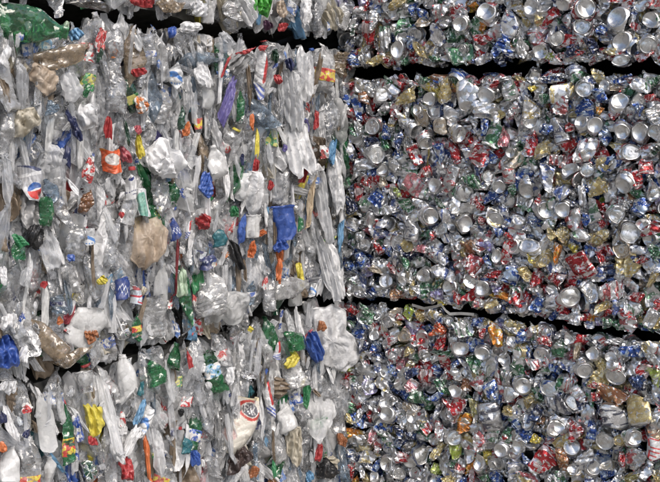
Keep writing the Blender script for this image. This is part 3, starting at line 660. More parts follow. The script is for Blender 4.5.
FONT = {'R': '11110100011000111110101001001010001', 'K': '10001100101010011000101001001010001', 'C': '01111100001000010000100001000001111', 'E': '11111100001000011110100001000011111'}
def letter(ch, u, v):
    """1 where the 5x7 letter ch is inked; u, v in 0..1 across the letter box"""
    i = np.clip((u * 5).astype(int), 0, 4); j = np.clip(((1 - v) * 7).astype(int), 0, 6)
    b = np.array([int(q) for q in FONT[ch]]).reshape(7, 5)
    return (b[j, i] == 1) & (u >= 0) & (u < 1) & (v >= 0) & (v < 1)

def design(name, u, v):
    """printed artwork of a sheet as rgb over u, v in 0..1 (v up)"""
    n = len(u); c = np.zeros((n, 3)); W = np.array
    def put(m, col): c[m] = col
    if name == 'ball':
        c[:] = (.52, .53, .56)
        put((v > .86) & (v + .15 * u > .98), (.05, .07, .16))
        put(np.abs(v - .66 - .25 * u) < .05, (.85, .86, .88))
        a, b = (u - .64) / .34, (v - .30) / .26; r = np.hypot(a, b)
        wave = b - .35 * a
        put(r < 1, (.86, .86, .86)); put((r < .97) & (wave > .30 - .25 * (a - .3) ** 2), (.02, .12, .42)); put((r < .97) & (wave < .0 + .25 * (a + .2) ** 2), (.68, .03, .03))
    elif name == 'bag':
        c[:] = (.66, .63, .56)
        put((u < .07) | (v > .95), (.70, .62, .42))
        a, b = (u - .60) / .27, (v - .78) / .17; r = np.hypot(a, b)
        put((r < 1) & ~((a > .45) & (b > 0)), (.50, .05, .04)); put(r < .74, (.80, .78, .72)); put(r < .66, (.10, .10, .13))
        for k, ch in enumerate('RK'):
            put((r < .7) & letter(ch, (a + .52 - .55 * k + .18 * b) / .46, (b + .42 + .15 * a) / .8), (.86, .86, .86))
        put((np.hypot((u - .3) / .13, (v - .30) / .10) < 1), (.66, .48, .46)); put((np.hypot((u - .16) / .06, (v - .16) / .05) < 1), (.50, .16, .14)); put((np.hypot((u - .36) / .07, (v - .5) / .03) < 1), (.5, .42, .36))
    elif name == 'script':
        c[:] = (.02, .06, .28)
        d = np.abs((v - .40) + .35 * (u - .5) - .07 * np.sin(u * 26) * (u > .2) * (u < .9)); put((d < .028) & (u > .2) & (u < .9), (.75, .78, .85))
        d = np.abs((v - .54) + .35 * (u - .5) - .05 * np.sin(u * 30 + 1)); put((d < .022) & (u > .35) & (u < .85), (.7, .74, .82))
    elif name == 'redwhite':
        c[:] = (.62, .68, .76)
        put((v > .74) & (v < .9), (.48, .10, .12)); put((v > .48) & (v < .55), (.55, .05, .08)); put(v < .10, (.55, .04, .07))
        r = np.hypot((u - .62) / .16, (v - .32) / .08); put((r < 1) & (r > .6), (.25, .30, .45))
        put((np.abs(v - .22) < .02) & (np.sin(u * 60) > 0), (.3, .34, .48))
    elif name == 'oval':
        c[:] = (.03, .05, .17)
        a, b = (u - .82) / .2, (v - .42) / .36; r = np.hypot(a, b)
        put(r < 1, (.80, .78, .72)); put((r < 1) & (b > .35), (.06, .15, .55)); put((r < .95) & (a > .0) & (b < .25), (.78, .16, .03))
        put((np.abs(v - .55 - .1 * np.sin(u * 14)) < .06) & (u < .55) & (np.sin(u * 50) > -.2), (.55, .6, .68))
    elif name == 'redwrite':
        c[:] = (.74, .75, .77)
        for k, ch in enumerate('CE'):
            put(letter(ch, (u - .22) / .62, (v - .56 + .42 * k) / .34), (.62, .03, .04))
        put((u > .86) & (np.sin(v * 40) > .2), (.10, .16, .45)); put(v > .93, (.10, .16, .45))
    elif name == 'blueband':
        c[:] = (.72, .74, .76); put(np.abs(v - .45 - .12 * np.sin(u * 5)) < .09, (.05, .22, .60)); put((np.abs(v - .25) < .03) & (np.sin(u * 45) > 0), (.1, .25, .55))
    elif name == 'orange':
        c[:] = (.72, .10, .02); r = np.hypot((u - .55) / .42, (v - .55) / .2); put(r < 1, (.74, .70, .66)); put((r < .6) & (u < .55), (.45, .42, .42)); put(v > .88, (.72, .25, .03))
    elif name == 'greenpane':
        c[:] = (.70, .72, .74); r = (np.abs((u - .5) / .32) ** 3 + np.abs((v - .45) / .38) ** 3); put(r < 1, (.16, .42, .34)); put(r < .5, (.22, .48, .40))
    elif name == 'redblue':
        c[:] = (.72, .73, .75); put((u > .55) & (v > .45), (.58, .04, .05)); put((v < .4) & (np.sin(v * 60 + u * 9) > -.1), (.10, .16, .52))
    elif name == 'bottletext':
        c[:] = (.78, .79, .80); put(np.hypot((u - .45) / .22, (v - .72) / .06) < 1, (.03, .05, .22)); put((np.abs(v - .36) < .02) & (np.sin(u * 40) > -.3), (.08, .09, .2)); put((np.abs(v - .26) < .015) & (u > .4), (.08, .09, .2))
    return c

def sheet_shape(seed, w, h, art, nx=70, ny=84, curl=.45):
    """a creased printed sheet with a real thickness; colours come from design()"""
    u, v = np.meshgrid(np.linspace(0, 1, nx), np.linspace(0, 1, ny)); u, v = u.ravel(), v.ravel()
    col = design(art, u, v)
    rng = np.random.default_rng(seed)
    P = np.stack([(u - .5) * w, (v - .5) * h, np.zeros_like(u)], 1)
    P[:, 2] -= curl * w * 4 * (u - .5) ** 2
    c = Crush(seed)
    P[:, 0] += .05 * w * np.sin(v * 5 + rng.uniform(0, 6)); P[:, 1] += .04 * h * np.sin(u * 4 + rng.uniform(0, 6))
    c.crease(3, .11 * min(w, h), (.3 * w, .8 * w), along=(0, 0, 1)); c.folds(1 if art in ('ball',) else 3 if art == 'bag' else 5, k=(.8, 1.7), d=(.62, .9), w=(1, 1, .2), size=(w / 2, h / 2, .002))
    c.crease(2, .03 * min(w, h), (.1 * w, .3 * w), along=(0, 0, 1))
    A = c(P); B = A - np.array([0, 0, .0025])
    Q = grid_quads(ny, nx); n = nx * ny
    # rim between the two skins
    ring = list(range(nx)) + [k * nx + nx - 1 for k in range(1, ny)] + [n - 1 - k for k in range(1, nx)] + [k * nx for k in range(ny - 2, 0, -1)]
    R = np.array([(ring[k], ring[k] + n, ring[(k + 1) % len(ring)] + n, ring[(k + 1) % len(ring)]) for k in range(len(ring))])
    c4 = np.ones((2 * n, 4)); c4[:n, :3] = col; c4[n:, :3] = col * .9
    return np.concatenate([A, B]), np.concatenate([Q, Q[:, ::-1] + n, R]), np.concatenate([np.stack([u, v], 1)] * 2), c4
# ------------------------------------------------------------------ the plastic
def plastic_materials():
    M = MAT
    M['clear'] = clear_material('clear_plastic', (.94, .95, .96, 1), (.90, .92, .95, 1), base=.09)
    M['haze'] = clear_material('cloudy_plastic', (.90, .90, .89, 1), (.89, .90, .91, 1), base=.24)
    M['paleblue'] = clear_material('pale_blue_plastic', (.66, .79, .91, 1), (.46, .56, .67, 1), base=.09)
    M['greenb'] = clear_material('green_plastic', (.26, .66, .38, 1), (.035, .27, .10, 1), base=.15)
    M['dgreen'] = clear_material('dark_green_plastic', (.10, .30, .18, 1), (.015, .10, .05, 1), base=.45)
    M['amber'] = clear_material('amber_plastic', (.60, .34, .14, 1), (.30, .13, .04, 1), base=.35)
    M['stained'] = clear_material('stained_plastic', (.80, .68, .52, 1), (.46, .36, .25, 1), base=.32)
    M['smoke'] = clear_material('smoky_plastic', (.30, .28, .26, 1), (.10, .09, .08, 1), base=.4)
    M['hdpe'] = film_material('milky_plastic', (.84, .845, .84, 1), 1, .28, .25, .25)
    M['milk'] = film_material('translucent_milky_plastic', (.80, .81, .81, 1), .58, .28, .35, .35)
    M['white'] = film_material('white_film', (.87, .875, .885, 1), .97, .28, .14, .2)
    M['pale'] = film_material('pale_film', (.87, .88, .895, 1), .56, .2, .22, .3)
    M['cfilm'] = film_material('clear_film', (.87, .89, .92, 1), .28, .12, .15, .35)
    M['cream'] = film_material('cream_film', (.66, .61, .50, 1), 1, .4, .25, .35)
    M['beige'] = film_material('beige_film', (.68, .56, .44, 1), .62, .25, .25, .25)
    M['brownish'] = film_material('dirty_brown_film', (.34, .27, .20, 1), .75, .3, .2, .5)
    for n, c in dict(red=(.52, .025, .03), blue=(.015, .085, .42), royal=(.03, .12, .50), navy=(.012, .022, .10), lightblue=(.16, .40, .66), green=(.02, .24, .08), brightgreen=(.06, .42, .03), yellow=(.78, .66, .03),
                     orange=(.72, .17, .02), violet=(.16, .13, .42), teal=(.01, .16, .20), black=(.02, .02, .022), darkbrown=(.06, .035, .03), pinkred=(.55, .09, .12), palegreen=(.48, .62, .45), grey=(.36, .36, .36), maroon=(.26, .02, .03), orangebrown=(.45, .16, .05), darkpurple=(.10, .03, .08), tanstick=(.62, .49, .32)).items():
        M[n] = film_material(n + '_sheet', tuple(.86 * q + .14 * sum(c) / 3 + .012 for q in c) + (1,), 1, .3, .12, .34)
    W = (.78, .78, .78, 1)
    M['l_red'] = printed_material('red_label', (.55, .03, .04, 1), W); M['l_blue'] = printed_material('blue_label', (.02, .10, .45, 1), W)
    M['l_green'] = printed_material('green_label', (.03, .30, .10, 1), (.75, .72, .2, 1)); M['l_white'] = printed_material('white_label', W, (.10, .22, .55, 1))
    M['l_yellow'] = printed_material('yellow_label', (.75, .60, .05, 1), (.55, .05, .04, 1)); M['l_orange'] = printed_material('orange_label', (.70, .20, .03, 1), W)
    M['l_navy'] = printed_material('navy_label', (.015, .03, .14, 1), (.6, .65, .7, 1)); M['l_lightblue'] = printed_material('light_blue_label', (.2, .45, .7, 1), W)
    m, nt, N, L = mat('printed_sheet')
    out = node(nt, 'ShaderNodeOutputMaterial'); b = node(nt, 'ShaderNodeBsdfPrincipled', Roughness=.3); a = node(nt, 'ShaderNodeAttribute', attribute_name='print')
    geo = node(nt, 'ShaderNodeNewGeometry'); L.new(grime(nt, geo, a.outputs['Color'], .45), b.inputs['Base Color'])
    bp = node(nt, 'ShaderNodeBump', Strength=1.0, Distance=1.0); L.new(facets(nt, geo, ((60.0, .45), (140.0, .2))).outputs[0], bp.inputs['Height']); L.new(bp.outputs[0], b.inputs['Normal'])
    L.new(b.outputs[0], out.inputs[0]); M['print'] = m

# x y w h tilt kind material label-colour cap-colour | what it is.  - for none.
# kinds: B bottle, J jug or white bottle, C cup, T tub, E bottle base outwards, F film or bag, S narrow strip, P printed sheet (material = its artwork)
PLAS = """
26 23 44 88 -104 B greenb - - |big shiny green bottle lying on top of the middle plastic bale
76 34 16 13 20 F lightblue - - |crumpled blue film at the neck of the big green bottle
64 28 9 16 -25 F palegreen - - |pale green torn label scrap on the big green bottle's shoulder
50 60 24 88 -70 B stained - - |long clear bottle stained brown under the big green bottle
43 79 32 26 -30 F beige - - |tan folded pouch below the brown stained bottle
72 87 24 30 15 F pale - - |pale translucent bag scrap right of the tan pouch
87 90 8 16 -10 B greenb - - |little green bottle neck beside the pale bag scrap
101 41 11 26 -15 F l_red - - |red and white label scrap under the dark top gap
100 55 6 16 -12 F dgreen - - |dark green sliver under the red label scrap
114 52 22 54 4 B clear - white |upright clear bottle right of the red label scrap
116 93 26 40 -8 B clear - - |dented clear bottle right of the pale bag scrap
138 43 10 18 20 F white - - |small white pointed flake near the top of the middle plastic bale
150 54 13 22 5 B clear l_blue - |small clear bottle with a blue label near the top gap
172 32 10 12 0 F blue - - |little blue scrap under the dark top gap
139 72 16 9 15 F red - - |curved red ring scrap above the orange and red scrap
141 103 14 20 20 F l_orange - - |orange and red crumpled scrap in the upper left of the middle bale
88 117 26 26 10 F white - - |ragged white film piece under the little green bottle neck
24 122 34 26 25 F cream - - |dull white bag folded at the left edge above the ball label
5 56 11 24 -10 F white - - |white torn scrap at the left edge under the big green bottle
52 108 16 16 0 B paleblue - - |pale blue dented bottle left of the ragged white film
70 118 6 20 25 F navy - - |navy sliver left of the ragged white film
164 108 15 34 -10 B haze - - |whitish crumpled bottle left of the dark green strip
178 75 18 30 0 P blueband - - |white cup wrap with a curved blue band
202 76 17 30 8 F white - - |smooth white film flap right of the cup wrap with a blue band
208 96 14 26 -8 J milk - - |milky bottle below the smooth white flap
190 27 26 12 5 F white - - |white folded sheet lying in the dark top gap
225 42 24 22 20 F cfilm - - |clear crumpled film in the dark top gap
238 63 17 30 -48 F grey - - |grey flat clear panel with a tilted edge near the top gap
226 66 4 26 -20 S red - - |thin red trim left of the grey flat panel
246 52 24 5 18 F red - - |thin red trim along the top of the grey flat panel
263 48 12 6 0 F red - - |small red scrap in the dark top gap beside the white lettered strip
228 102 13 54 -22 S violet - - |long violet blue strip leaning right
241 106 9 38 -4 B greenb - - |slim green bottle right of the long violet strip
181 117 9 26 4 B dgreen - - |dark green strip of bottle under the cup wrap
263 78 13 60 -6 P redblue - - |tall white strip with red and blue print near the top gap
290 65 10 15 10 F navy - - |navy scrap between white films at the top of the middle bale
278 79 9 11 30 F red - - |red triangular scrap left of the tall white films
304 78 22 64 2 F white - - |tall bright white film near the top right of the plastic bale
323 68 24 50 -8 B haze l_yellow - |cloudy bottle with yellow marks at the top right corner of the plastic bale
292 100 28 66 3 F pale - - |wide translucent white film below the navy scrap
316 120 7 20 0 S red - - |red strip below the cloudy bottle with yellow marks
275 56 9 15 8 F dgreen - - |dark green scrap left of the navy scrap
252 122 6 18 -8 S orange - - |small orange sliver right of the slim green bottle
33 184 25 34 -3 P ball - - |silver label with a red white and blue ball
46 212 16 32 -5 B greenb - - |green tinted bottle below the silver ball label
20 240 11 17 25 F green - - |green scrap left of the black hollow sheet
35 237 18 26 -15 F black - - |black sheet fragment below the green tinted bottle
51 190 16 24 20 B paleblue - - |pale blue bottle right of the silver ball label
61 212 19 42 15 B clear - - |clear ridged bottle leaning beside the pale blue bottle
67 157 9 24 -5 S navy - - |navy blue strip above the clear ridged bottle
76 130 9 28 18 S navy - - |slanted navy strip near the ragged white film
89 170 13 26 -18 F l_red - - |white and red twisted wrapper left of the orange label
87 202 15 26 -22 B amber - - |amber brown bottle fragment left of the white squeeze bottle
73 187 6 22 30 S white - - |thin white looped strip left of the amber fragment
113 161 19 30 10 P orange - - |orange and red label with a pale oval
108 128 9 24 -5 S red - - |narrow red strip above the orange label
139 146 9 26 12 S yellow - - |yellow and orange strip right of the orange label
127 132 5 30 12 S dgreen - - |dark green sliver between the orange label and yellow strip
138 130 8 10 0 F pinkred - - |pink red scrap on top of the yellow strip
164 160 40 46 15 R white - - |big crumpled white bag in the middle of the plastic bale
133 187 13 34 4 P bottletext - red |white squeeze bottle with dark print and a red cap
143 202 15 34 8 P greenpane - - |white bottle panel with a green window
147 243 44 54 172 R beige - - |big beige ball of film
8 183 12 60 3 S cfilm - - |clear film strip at the left edge near the ball label
101 200 10 42 4 S white - - |white film strip left of the white squeeze bottle
176 230 15 24 25 P script - - |blue label with pale script right of the beige film ball
90 238 22 20 -8 P blueband - - |white label with blue marks below the amber fragment
122 215 6 7 0 F red - - |tiny red scrap above the beige film ball
216 163 20 36 10 J hdpe - - |white bottle above the royal blue bag
207 185 17 27 -20 F royal - - |royal blue crumpled bag below the white bottle
204 222 18 18 10 F red - - |bright red crumpled scrap right of the beige film ball
252 192 36 48 -10 R white - - |white translucent bag shaped like a teardrop left of the blue cup
234 212 11 13 15 F green - - |green scrap below the white teardrop bag
242 229 10 36 -10 F royal - - |royal blue strip left of the white cup
253 226 20 24 0 C hdpe - - |crushed white cup left of the blue cup
283 223 28 36 4 C blue - - |crushed royal blue cup with a folded rim
280 246 17 14 30 F blue - - |torn blue tail under the royal blue cup
306 165 9 40 -20 S red - - |slanted red strip right of the big white film
324 152 10 14 0 F l_red - - |red scrap right of the slanted red strip
319 167 10 8 0 F white - - |small white tag beside the slanted red strip
332 152 9 28 -15 F lightblue - - |light blue flake near the right edge of the plastic bale
310 202 9 56 -8 S tanstick - - |tan stick of folded plastic right of the blue cup
298 146 32 66 8 F white - - |big white film hanging above the blue cup
336 180 18 70 2 F white - - |tall white film on the right edge of the plastic bale
341 236 8 34 -6 S lightblue - - |light blue strip on the right edge of the plastic bale
257 143 6 32 -4 S yellow - - |yellow strip above the white teardrop bag
256 165 7 17 -8 F red - - |red end of the yellow strip
271 186 7 11 -10 F red - - |small red scrap at the top of the white teardrop bag
219 238 17 18 10 B teal - - |dark teal bottle fragment below the green scrap
189 229 5 24 -10 P redblue - - |narrow red and blue strip left of the bright red scrap
324 205 16 80 3 F pale - - |long translucent white film right of the tan stick
227 184 7 36 0 S white - - |thin white strip left of the white teardrop bag
300 224 8 18 5 B greenb - - |green bottle edge right of the blue cup
18 250 16 24 8 B greenb - - |green bottle at the left edge below the black sheet
3 276 9 20 0 F white - - |white chunk on the left edge
26 276 12 24 -14 F cfilm - - |yellowish clear scrap near the left edge
29 268 7 34 -8 S white - - |white strip near the left edge below the black sheet
44 285 8 8 0 F red - - |small red cap scrap near the left edge
71 258 8 8 0 F royal - - |small blue scrap above the clear bottles at left
102 281 11 9 40 F yellow - - |small yellow scrap left of the blue script label
124 287 16 32 -10 P script - - |slanted blue label with white script
138 296 13 27 2 P redwhite - - |red and white label right of the slanted blue label
154 316 30 48 0 B haze - - |clear bubbly bottle standing at the bottom edge of the middle bale
136 326 13 22 6 B greenb l_yellow - |small green bottle left of the bubbly bottle
161 285 15 44 -8 J milk - - |pale milky bottle above the bubbly bottle
175 268 6 62 -2 S maroon - - |long dark red strip
86 327 36 46 -32 J hdpe - - |curved white bottle leaning at the lower left
91 335 15 18 10 F orangebrown - - |orange brown scrap on the curved white bottle
59 303 18 22 0 B paleblue l_navy - |bluish bottle with a navy label left of the curved white bottle
44 336 22 62 40 B stained - - |brownish long bottle sagging over the lower gap
72 358 16 46 -72 B stained - - |muddy bottle lying in the lower gap at left
6 352 26 34 8 R blue - - |bright blue ribbed plastic lump at the left edge
24 354 11 18 -15 F white - - |white flake right of the blue ribbed lump
8 322 17 17 0 F white - - |white bag lump above the blue ribbed lump
211 262 25 18 -12 P oval - - |navy label with a round orange and white emblem
236 254 12 38 18 F black - - |black film strip below the dark teal fragment
252 249 9 18 -8 F orange - - |orange scrap right of the black film strip
181 282 13 32 0 F palegreen - - |pale green label right of the long dark red strip
228 309 48 34 5 R milk - - |wide whitish bag along the bottom edge of the middle bale
210 292 36 50 6 B haze - - |large cloudy bottle above the wide whitish bag
251 293 11 24 0 B paleblue l_blue - |narrow bottle with a blue label under the orange scrap
265 283 6 15 -15 F l_red - - |thin pink red scrap above the lower gap
269 292 16 40 -6 B clear - - |upright clear bottle above the lower gap
279 271 9 26 -12 S orange - - |orange red drip shaped strip under the blue cup
300 276 8 28 3 S yellow - - |yellow strip under the tan stick
294 286 9 26 0 F darkbrown - - |dark brown film left of the yellow strip
314 290 11 17 0 P blueband - - |white label with blue marks at the bottom right of the middle bale
331 268 22 70 12 F white - - |ragged white film at the bottom right corner of the middle bale
335 338 48 78 14 F white - - |big bright white bag at the top right corner of the lowest bale
314 347 18 36 22 F royal - - |royal blue sheet left of the big bright white bag
294 341 25 22 0 B greenb - - |green crumpled bottle left of the royal blue sheet
291 361 20 14 30 F yellow - - |yellow net strips below the green crumpled bottle
278 352 11 20 0 P redblue - - |red and blue label left of the yellow net strips
322 326 11 12 0 F orangebrown - - |orange brown scrap above the royal blue sheet
176 358 18 32 -8 B greenb - - |clear green bottle on top of the lowest bale
189 358 6 22 10 S red - - |curved red strip beside the clear green bottle
156 371 22 30 10 B greenb - - |wide green bottle left of the clear green bottle
8 387 18 16 -20 F white - - |white flap under the blue ribbed lump
10 424 12 40 10 S white - - |curved white loop at the lower left edge
3 417 8 13 0 F navy - - |navy scrap inside the curved white loop
10 464 22 36 -8 J hdpe - - |white bottle in the bottom left corner
46 422 18 62 3 J milk - - |milky bottle with a yellowish stain
50 470 14 30 6 J hdpe - - |smaller milky bottle under the stained one
67 432 15 66 -3 B greenb l_yellow red |upright green bottle with a red and yellow label
95 421 19 38 8 F yellow - - |bright yellow crumpled bottle near the bottom edge
93 441 12 9 -20 F red - - |red scrap at the foot of the bright yellow bottle
91 471 18 24 0 E dgreen - - |dark green bottle base at the bottom edge
85 382 20 22 4 C haze - - |clear cup with a pale rim above the bright yellow bottle
78 428 10 30 5 S l_blue - - |blue printed strip left of the bright yellow bottle
109 415 13 92 4 S pale - - |tall translucent strip right of the bright yellow bottle
127 380 20 52 2 J hdpe - - |white bottle with a yellowish stain on its side
123 420 7 17 -10 F l_red - - |red scrap under the white stained bottle
132 441 12 34 -28 F white - - |slanted white strip right of the tall translucent strip
148 423 12 32 -30 P blueband - - |slanted white and blue sheet
140 412 8 30 -25 F lightblue - - |slanted light blue flake
147 456 7 52 2 S orange - - |long orange strip near the bottom edge
127 469 15 26 0 F red - - |red crumpled piece at the bottom edge
117 453 14 26 5 F white - - |small white lump left of the red crumpled piece
158 452 14 52 -3 F pale - - |pale film strip right of the long orange strip
27 408 12 11 0 F l_red - - |pink red scrap left of the stained milky bottle
26 434 9 9 0 F navy - - |small navy scrap left of the stained milky bottle
3 447 8 12 0 F orange - - |orange scrap at the lower left edge
242 423 52 60 -22 P bag - - |cream bag with a dark round emblem and red ring
238 460 32 26 10 F darkbrown - - |dark brown film under the cream bag
195 458 14 17 0 F royal - - |blue scrap left of the dark brown film
186 445 14 18 0 B teal - - |teal bottle left of the dark brown film
271 402 9 44 8 P redblue - - |slim white strip with red and blue print right of the cream bag
286 418 24 26 20 J hdpe - - |white bottle lying right of the slim printed strip
294 447 18 42 0 F cream - - |cream sheet below the lying white bottle
320 417 35 56 -14 F pale - - |large pale plastic sheet right of the lying white bottle
319 423 23 12 25 F green - - |green crumpled scrap on the large pale sheet
306 397 9 26 -12 F green - - |green strip above the large pale sheet
319 451 8 22 -14 F red - - |red scrap below the large pale sheet
328 468 24 22 0 F black - - |black and green film in the corner between the lowest bales
293 371 26 36 8 B haze - - |cloudy bottle below the yellow net strips
254 472 12 13 0 F orangebrown - - |amber scrap under the cream bag
274 469 5 20 0 S green - - |thin green strip at the bottom edge
230 376 11 18 4 F white - - |white label patch on the lowest bale
342 440 12 16 0 F orangebrown - - |rusty scrap beside the large pale sheet
260 6 28 24 5 F brightgreen - - |bright green bag in the upper plastic bale
282 9 12 18 0 F beige - - |tan film right of the bright green bag
283 27 13 9 10 F red - - |red scrap below the tan film
268 25 12 11 0 F darkpurple - - |dark purple scrap below the bright green bag
306 12 14 34 -8 S white - - |white strip in the upper plastic bale
318 14 12 34 5 B clear - - |clear bottle right of the white strip in the upper bale
344 15 16 30 -20 B haze - - |cloudy bottle hanging at the corner of the upper bale
200 8 20 18 0 F white - - |white film left of the bright green bag
232 10 22 26 12 B haze - - |cloudy bottle left of the bright green bag
142 2 26 12 0 F red - - |red sheet at the bottom edge of the upper plastic bale
88 4 12 46 85 B smoke - - |smoky bottle lying along the bottom of the upper plastic bale
170 6 16 28 75 B stained - - |stained bottle right of the red sheet in the upper bale
"""
NAMES = {'B': ('plastic_bottle', 'bottle'), 'J': ('milky_bottle', 'bottle'), 'C': ('plastic_cup', 'cup'), 'T': ('plastic_tub', 'tub'), 'E': ('plastic_bottle', 'bottle'), 'F': ('plastic_film', 'plastic film'), 'R': ('plastic_film', 'plastic film'), 'S': ('film_strip', 'plastic strip'), 'P': ('printed_sheet', 'plastic sheet')}

def piece_name(kind, label):
    nm, cat = NAMES[kind]
    if kind in 'FSPR' and label:
        for w, n, c in (('bag', 'plastic_bag', 'bag'), ('label', 'plastic_label', 'label'), ('wrapper', 'food_wrapper', 'wrapper'), ('squeeze', 'squeeze_bottle', 'bottle'), ('cup wrap', 'cup_wrap', 'cup'), ('scrap', 'plastic_scrap', 'plastic scrap'), ('sliver', 'plastic_scrap', 'plastic scrap'), ('flake', 'plastic_flake', 'plastic scrap')):
            if w in label.split(' ')[:9] or (w in label and ' ' in w): return n, c
    return nm, cat

def left_frame(px, py, off, tilt, rng, k=.4, jit=.10):
    p = at(px, py, 'L', off); v = unit(EYE - p)
    n = unit(NL * k + v * (1 - k) + rng.normal(size=3) * jit)
    return p, frame(p, n, math.radians(tilt))

def build_plastic(px, py, wpx, hpx, tilt, kind, m, lab, cap, off, seed, label=None, k=.4):
    rng = np.random.default_rng(seed)
    p, M = left_frame(px, py, off, tilt, rng, k, .05 if kind == 'P' else .12)
    ppm = proj(p)[2]; w, h = wpx / ppm, hpx / ppm
    nm, cat = piece_name(kind, label)
    if kind in 'BJCT':
        parts, c = bottle_shape(kind, seed, w, h, mild=kind == 'T' or wpx > 40)
        if m in ('yellow',): pass
        V, Q, uv = parts[0][1:]
        o = link(nm, make_mesh(nm, V, Q, [MAT[m]], uv, sharp=48), None, M)
        for pn, pv, pq, pu in parts[1:]:
            if pn == 'label' and lab: link('bottle_label', make_mesh('bottle_label', pv, pq, [MAT[lab]], pu, sharp=48), o)
            if pn == 'cap' and cap: link('bottle_cap', make_mesh('bottle_cap', pv, pq, [MAT[cap]], pu, sharp=40), o)
    elif kind == 'E':
        V, Q, uv = end_bottle(seed, w, h); o = link(nm, make_mesh(nm, V, Q, [MAT[m]], uv, sharp=48), None, M)
    elif kind == 'P':
        V, Q, uv, c4 = sheet_shape(seed, w, h, m); o = link(nm, make_mesh(nm, V, Q, [MAT['print']], uv, {'print': c4}, sharp=50), None, M)
        if cap:
            v, q, u = lathe([(a, b - 232) for a, b in CAPP], 20, 'y'); s = w * .55 / .030; v = v * .001 * s + np.array([.1 * w, h * .5 + .004, -.004])
            link('bottle_cap', make_mesh('bottle_cap', v, q, [MAT[cap]], u, sharp=40), o)
    else:
        V, Q, uv = film_shape(seed, w, h, None, kind); o = link(nm, make_mesh(nm, V, Q, [MAT[m]], uv, sharp=80), None, M)
    REG.append(dict(o=o, wall='L', x=px, y=py, kind=kind, col=m, lab=lab, cap=cap, w=wpx, h=hpx, cat=cat, label=label))
    return o

